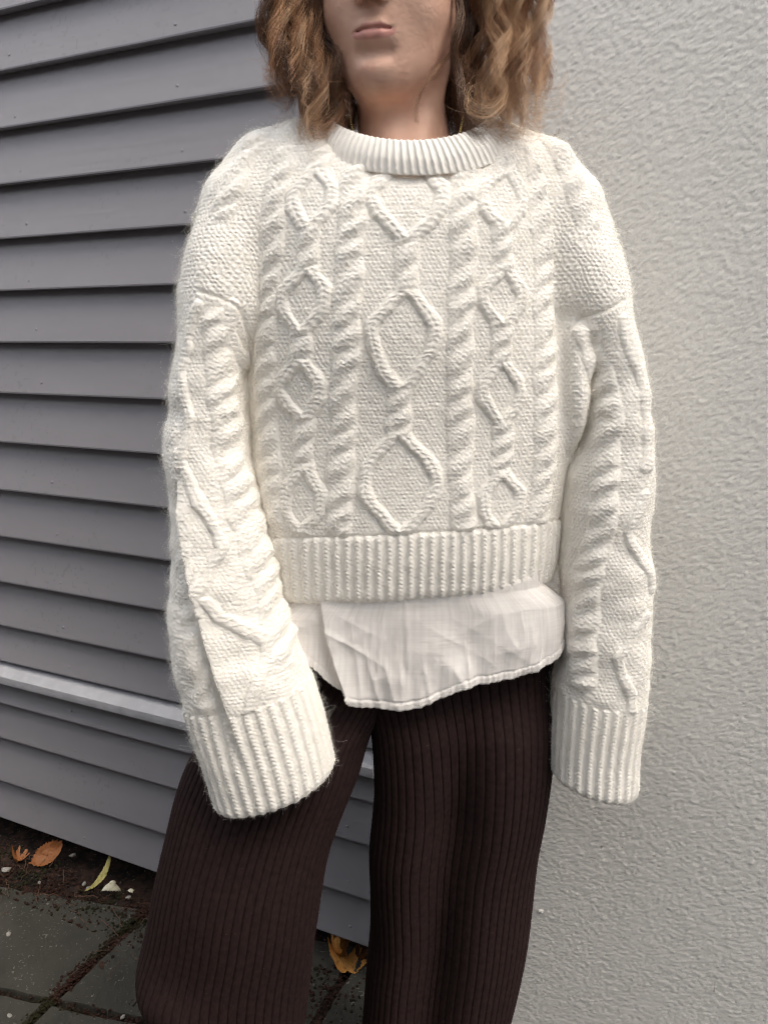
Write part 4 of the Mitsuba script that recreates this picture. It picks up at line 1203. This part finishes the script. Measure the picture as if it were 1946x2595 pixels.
# loose wool fibres that stand off the knit
rg = np.random.default_rng(5)
c4 = SW[Qs]
area = np.linalg.norm(np.cross(c4[:, 2] - c4[:, 0], c4[:, 3] - c4[:, 1]), axis=1)
area *= (SN[Qs[:, 0], 1] < 0.25)
NF = 90000
pick_ = rg.choice(len(Qs), NF, p=area / area.sum())
base = c4[pick_].mean(1)
nn = SN[Qs[pick_, 0]]
tv = rg.normal(0, 1, (NF, 3))
tv -= nn * (tv * nn).sum(1, keepdims=True)
tv /= np.linalg.norm(tv, axis=1, keepdims=True)
b2 = np.cross(nn, tv)
ln = rg.gamma(3.0, 0.0023, NF) + 0.003
ln = np.where(nn[:, 2] < -0.5, ln * 0.5, ln)
ln = np.where(base[:, 2] < 0.66, ln * 0.62, ln)
lift = np.where(rg.random(NF) < 0.05, rg.uniform(0.5, 1.1, NF), rg.uniform(0.05, 0.30, NF))
cv = rg.normal(0, 1.1, NF)
S = np.stack([base - nn * 0.0008 + 0 * tv,
              base + (tv * 0.33 + nn * (lift * 0.45)[:, None] + b2 * (cv * 0.05)[:, None]) * ln[:, None],
              base + (tv * 0.66 + nn * (lift * 0.70)[:, None] + b2 * (cv * 0.20)[:, None]) * ln[:, None],
              base + (tv * 0.95 + nn * (lift * 0.72)[:, None] + b2 * (cv * 0.50)[:, None]) * ln[:, None] - np.array([0, 0, 0.001])], 1)
S = CubicSpline(np.linspace(0, 1, 4), S, axis=1)(np.linspace(0, 1, 6))
rad = np.tile(0.00006 * np.array([1, 1, 0.95, 0.8, 0.55, 0.4]), (NF, 1)) * rg.uniform(0.7, 1.3, NF)[:, None]
curves('person__sweater__fuzz', S, 'wool_fibre', rad)
labels['person__sweater__fuzz'] = {'kind': 'stuff'}

# fine gold chain round the neck, drawn as small links
mat('gold', {'type': 'roughconductor', 'material': 'Au', 'alpha': 0.25})
links = []
for i, t in enumerate(np.linspace(-2.2, 2.2, 150)):
    c, s = math.cos(t), math.sin(t)
    p = np.array([0.025 + 0.0640 * s, 0.948 - 0.0655 * c, 1.333 + 0.100 * (1 - c)])
    m = trimesh.creation.torus(0.0011, 0.00042, major_sections=8, minor_sections=5)
    m.apply_transform(trimesh.transformations.rotation_matrix(i * 1.57, [1, 0, 0]))
    m.apply_transform(trimesh.transformations.rotation_matrix(t, [0, 0, 1]))
    m.apply_translation(p)
    links.append(m)
add('person__necklace', trimesh.util.concatenate(links), 'gold', smooth=True)
labels['person__necklace'] = {'label': 'fine gold chain necklace', 'kind': 'stuff'}


# ---------------------------------------------------------------- soil strip, litter, leaves
def wall_xy(s, out):
    p = wall_pt(s, 0, out)
    return p[0], p[1]


ns_, no_ = 420, 70
S_, O_ = np.meshgrid(np.linspace(-0.9, 1.15, ns_), np.linspace(-0.15, 0.24, no_), indexing='ij')
P = np.stack([W0[0] + S_ * WX + O_ * NX, W0[1] + S_ * WY + O_ * NY, 0 * S_], -1)
hgt = 0.020 * (meshkit.fbm(np.stack([S_ * 30, O_ * 30, 0 * S_], -1), 4, 3) - 0.5) + 0.006 * (meshkit.noise(np.stack([S_ * 190, O_ * 190, 0 * S_], -1), 6) - 0.5)
P[..., 2] = -0.006 + hgt - 0.030 * np.clip((0.035 - O_) / 0.06, 0, 1)
sq = grid_faces(ns_, no_)
n = normals(P.reshape(-1, 3), sq)
if n[0, 2] < 0:
    sq, n = sq[:, ::-1], -n
ply_n('soil_strip', P.reshape(-1, 3), sq, n, 'soil')
tag('soil_strip', kind='structure')

# moss and grit that fill the joints
mat('joint_moss', {'type': 'principled', 'roughness': 0.95, 'specular': 0.15,
    'base_color': mikit.proc(lambda p, n, uv: mikit.mix(mikit.mix((0.022, 0.012, 0.009), (0.050, 0.024, 0.018), fb(p.x * 160, p.y * 160, p.z * 160, 3)), (0.022, 0.021, 0.010), mikit.smoothstep(0.5, 0.7, fb(p.x * 14, p.y * 14, 1.0, 2))))})
rg = np.random.default_rng(11)
crumbs = []
base_m = trimesh.creation.icosphere(0, 1.0)
V_, F_ = [], []
cnt = 0


def scatter(n_, at, size, flat=0.6):
    global cnt
    for _ in range(n_):
        x, y, z = at()
        r_ = size * rg.uniform(0.4, 1.3)
        R = trimesh.transformations.random_rotation_matrix(rg.random(3))[:3, :3]
        v = (base_m.vertices * (0.7 + 0.6 * rg.random((len(base_m.vertices), 1)))) @ R.T * np.array([1, 1, flat]) * r_
        V_.append(v + np.array([x, y, z]))
        F_.append(base_m.faces + cnt)
        cnt += len(v)


def on_joint_a():
    t = rg.uniform(-0.35, 0.27)
    q = J + ey * t + ex * rg.normal(0.0, 0.0075)
    return q[0], q[1], rg.uniform(-0.008, 0.004)


def on_joint_b():
    t = rg.uniform(-0.5, 1.2)
    q = J + ex * t + ey * rg.normal(0.0, 0.007)
    return q[0], q[1], rg.uniform(-0.010, 0.002)


def on_strip():
    x, y = wall_xy(rg.uniform(-0.1, 1.1), min(abs(rg.normal(0.075, 0.035)), 0.135))
    return x, y, rg.uniform(-0.004, 0.006)


scatter(2600, on_joint_a, 0.0027)
scatter(2000, on_joint_b, 0.0025)
scatter(3600, on_strip, 0.0028)
add('moss_and_grit', trimesh.Trimesh(np.vstack(V_), np.vstack(F_), process=False), 'joint_moss', smooth=False)
tag('moss_and_grit', 'reddish brown moss and grit filling the paving joints and the strip by the wall', 'moss', kind='stuff')

# dry twigs and stalks in the strip
def stalk(p0, p1, r_, sag=0.004):
    t = np.linspace(0, 1, 7)[:, None]
    pts = p0 * (1 - t) + p1 * t + np.array([0, 0, 1.0]) * (sag * np.sin(np.pi * t)) + (rg.normal(0, 0.0015, (7, 3)))
    ang_ = np.arange(5) * 2 * np.pi / 5
    d = (p1 - p0) / np.linalg.norm(p1 - p0)
    u = np.cross(d, [0, 0, 1.0]); u /= np.linalg.norm(u)
    w = np.cross(u, d)
    v = pts[:, None] + r_ * (np.cos(ang_)[None, :, None] * u + np.sin(ang_)[None, :, None] * w)
    return trimesh.Trimesh(v.reshape(-1, 3), np.vstack([(lambda q: np.vstack([q[:, [0, 1, 2]], q[:, [0, 2, 3]]]))(grid_faces(7, 5, True))]), process=False)


mat('dry_stalk', {'type': 'twosided', 'bsdf': {'type': 'principled', 'base_color': rgb(0.10, 0.052, 0.032), 'roughness': 0.7}})
st_ = []
for i in range(46):
    s = rg.uniform(-0.05, 0.75) if i > 10 else rg.uniform(0.0, 0.25)
    x, y = wall_xy(s, rg.uniform(0.03, 0.17))
    a_ = rg.uniform(0, 6.28)
    l_ = rg.uniform(0.02, 0.07)
    st_.append(stalk(np.array([x, y, 0.006]), np.array([x + l_ * math.cos(a_), y + l_ * math.sin(a_), 0.006 + rg.uniform(0, 0.010)]), rg.uniform(0.0004, 0.0009)))
add('dry_stalks', trimesh.util.concatenate(st_), 'dry_stalk', smooth=True)
tag('dry_stalks', 'thin dry brown stalks strewn over the soil at the foot of the boards', 'stalks', kind='stuff')


def leaf_mesh(outline, size, cup, seed, n_r=14):
    """A dry leaf: a lobed outline (angle, radius) filled in rings, then curled."""
    th = np.linspace(0, 2 * math.pi, 120, endpoint=False)
    a = np.array(outline)
    r_ = np.interp(th, np.r_[a[:, 0], a[0, 0] + 2 * math.pi], np.r_[a[:, 1], a[0, 1]])
    r_ = r_ * (1 + 0.05 * np.sin(th * 23 + seed) + 0.04 * np.sin(th * 41))
    rho = np.linspace(0, 1, n_r)[:, None]
    x, y = rho * r_ * np.cos(th) * size, rho * r_ * np.sin(th) * size
    p = np.stack([x, y, 0 * x], -1)
    vein = 0
    for v_a in (0, 0.7, -0.7, 1.5, -1.5, 2.4, -2.4):
        vein = vein + np.exp(-((np.angle(np.exp(1j * (th - v_a)))[None, :] * rho) / 0.05) ** 2)
    z = cup * (x ** 2 * 0.7 + y ** 2) / size + size * 0.30 * (meshkit.fbm(p / size * 1.5 + seed, 3, seed) - 0.5) + size * 0.10 * (meshkit.fbm(p / size * 5 + seed, 2, seed + 1) - 0.5) - 0.012 * size * vein
    v = np.stack([x, y, z], -1).reshape(-1, 3)
    q = grid_faces(n_r, 120, True)
    return v, np.vstack([q[:, [0, 1, 2]], q[:, [0, 2, 3]]])


LOBED = [(0.0, 1.0), (0.18, 0.80), (0.32, 0.52), (0.5, 0.75), (0.72, 0.95), (0.9, 0.78), (1.12, 0.50), (1.35, 0.66), (1.6, 0.72), (2.0, 0.46), (2.5, 0.40), (2.95, 0.22), (3.14, 0.10), (3.33, 0.22), (3.8, 0.40), (4.3, 0.46), (4.7, 0.70), (4.95, 0.64), (5.17, 0.5), (5.4, 0.78), (5.58, 0.92), (5.8, 0.74), (5.96, 0.52), (6.1, 0.80)]
OVAL = [(0.0, 1.0), (0.4, 0.80), (0.9, 0.62), (1.57, 0.55), (2.3, 0.60), (2.8, 0.72), (3.14, 0.86), (3.5, 0.70), (4.0, 0.60), (4.71, 0.54), (5.4, 0.62), (5.9, 0.82)]


def leaf_bsdf(name, c0, c1, spot):
    mat(name, {'type': 'twosided', 'bsdf': {'type': 'principled', 'roughness': 0.6, 'specular': 0.35,
        'base_color': mikit.proc(lambda p, n, uv: mikit.mix(mikit.mix(c0, c1, fb(p.x * 60, p.y * 60, p.z * 60, 3)), spot, mikit.smoothstep(0.6, 0.75, fb(p.x * 150, p.y * 150, p.z * 150 + 5, 2)) * 0.6))}})


leaf_bsdf('leaf_orange', (0.42, 0.185, 0.045), (0.54, 0.28, 0.080), (0.26, 0.11, 0.03))
leaf_bsdf('leaf_rust', (0.22, 0.085, 0.030), (0.34, 0.135, 0.050), (0.12, 0.045, 0.02))
leaf_bsdf('leaf_brown', (0.11, 0.045, 0.020), (0.18, 0.075, 0.030), (0.06, 0.025, 0.012))
leaf_bsdf('leaf_lime', (0.36, 0.32, 0.095), (0.48, 0.43, 0.17), (0.30, 0.27, 0.09))
leaf_bsdf('petal_white', (0.52, 0.49, 0.36), (0.66, 0.63, 0.50), (0.45, 0.40, 0.25))


def place_leaf(key, outline, size, cup, seed, at, yaw, tilt, roll, bs, label, cat='leaf', group=None):
    v, f_ = leaf_mesh(outline, size, cup, seed)
    R = trimesh.transformations.euler_matrix(roll, tilt, yaw)[:3, :3]
    v = v @ R.T
    v[:, 2] -= v[:, 2].min()
    v = v + np.array([at[0], at[1], at[2]])
    add(key, trimesh.Trimesh(v, f_, process=False), bs, smooth=True)
    tag(key, label, cat, group)


place_leaf('fallen_leaf', LOBED, 0.056, 1.0, 3, (-0.074, 1.240, 0.0), 1.9, 0.15, 0.35, 'leaf_orange', 'curled orange leaf on the paving between the two trouser legs')
place_leaf('fallen_leaf_001', LOBED, 0.040, 1.8, 5, (-0.090, 1.272, 0.012), 2.5, -0.2, 0.60, 'leaf_orange', 'yellowish leaf standing behind the orange leaf between the trouser legs')
place_leaf('fallen_leaf_002', LOBED, 0.032, 2.0, 8, (-0.044, 1.262, 0.004), 0.6, 0.5, -0.4, 'leaf_brown', 'crumpled brown leaf beside the right trouser leg')
place_leaf('fallen_leaf_003', OVAL, 0.042, 0.8, 12, (-0.772, 1.560, 0.004), 0.55, -0.35, 0.55, 'leaf_rust', 'broad rust brown leaf lying in the soil under the boards')
place_leaf('fallen_leaf_004', LOBED, 0.030, 1.2, 15, (-0.835, 1.548, 0.004), 2.2, 0.3, 0.5, 'leaf_rust', 'small torn rust brown leaf at the left end of the soil')
BLADE = [(0.0, 1.0), (0.25, 0.45), (0.6, 0.235), (1.57, 0.15), (2.5, 0.22), (2.9, 0.42), (3.14, 1.0), (3.38, 0.42), (3.8, 0.22), (4.71, 0.15), (5.7, 0.235), (6.03, 0.45)]
v, f_ = leaf_mesh(BLADE, 0.044, 0.5, 18)
bend = v[:, 0] / 0.042
v[:, 1] += 0.010 * bend ** 2
v[:, 2] += 0.012 * np.clip(bend, 0, 1) ** 2
R = trimesh.transformations.euler_matrix(0.5, -0.45, 1.15)[:3, :3]
v = v @ R.T
v[:, 2] -= v[:, 2].min()
add('fallen_leaf_005', trimesh.Trimesh(v + np.array([-0.622, 1.490, 0.003]), f_, process=False), 'leaf_lime', smooth=True)
tag('fallen_leaf_005', 'narrow yellow green leaf standing on edge by the white petals', 'leaf')
for i, (x, y, sz, lab) in enumerate(((-0.588, 1.450, 0.021, 'largest of the white petals on the edge of the paving'), (-0.593, 1.474, 0.011, 'small white petal behind the largest one'), (-0.546, 1.450, 0.010, 'small pinkish white petal right of the largest one'))):
    place_leaf(numbered('white_petal', i), OVAL, sz, -6.0 * 0.2, 30 + i, (x, y, 0.002), 0.3 + i, 0.1, 0.1, 'petal_white', lab, 'petal')
mat('pebble_stone', {'type': 'principled', 'roughness': 0.6, 'specular': 0.4, 'base_color': mikit.proc(lambda p, n, uv: mikit.mix((0.16, 0.15, 0.14), (0.36, 0.34, 0.31), fb(p.x * 40, p.y * 40, 2.0, 3)))})
spots = [(-0.850, 1.523, 0.0085, 'oval grey pebble in the soil at the left edge of the photo'), (-0.658, 1.479, 0.0050, 'bluish grey pebble left of the narrow green leaf'), (-0.642, 1.466, 0.0058, 'rounded grey pebble touching the foot of the narrow green leaf'),
         (-0.759, 1.483, 0.0042, 'small pebble in front of the broad brown leaf'), (-0.721, 1.575, 0.0060, 'tan pebble right behind the broad brown leaf'), (-0.755, 1.332, 0.0052, 'single cream pebble lying out on the large left slab'),
         (-0.548, 1.436, 0.0048, 'pale pebble right of the petals, beside the trouser leg'), (-0.661, 1.139, 0.0046, 'white pebble at the crossing of the paving joints'), (-0.461, 1.137, 0.0040, 'little pebble on the front slab by the trouser leg')]
for i, (x, y, r_, lab) in enumerate(spots):
    v = base_m.subdivide().subdivide().vertices.copy()
    v /= np.linalg.norm(v, axis=1, keepdims=True)
    v = v * (0.75 + 0.5 * meshkit.noise(v * 1.3 + i * 5)[:, None]) * np.array([1.25, 0.85, 0.6]) * r_
    c, s = math.cos(i * 1.7), math.sin(i * 1.7)
    v = np.stack([x + v[:, 0] * c - v[:, 1] * s, y + v[:, 0] * s + v[:, 1] * c, v[:, 2] + r_ * 0.45], 1)
    key = numbered('pebble', i)
    add(key, trimesh.Trimesh(v, base_m.subdivide().subdivide().faces, process=False), 'pebble_stone', smooth=True)
    tag(key, lab, 'pebble', 'pebbles strewn along the foot of the boards')
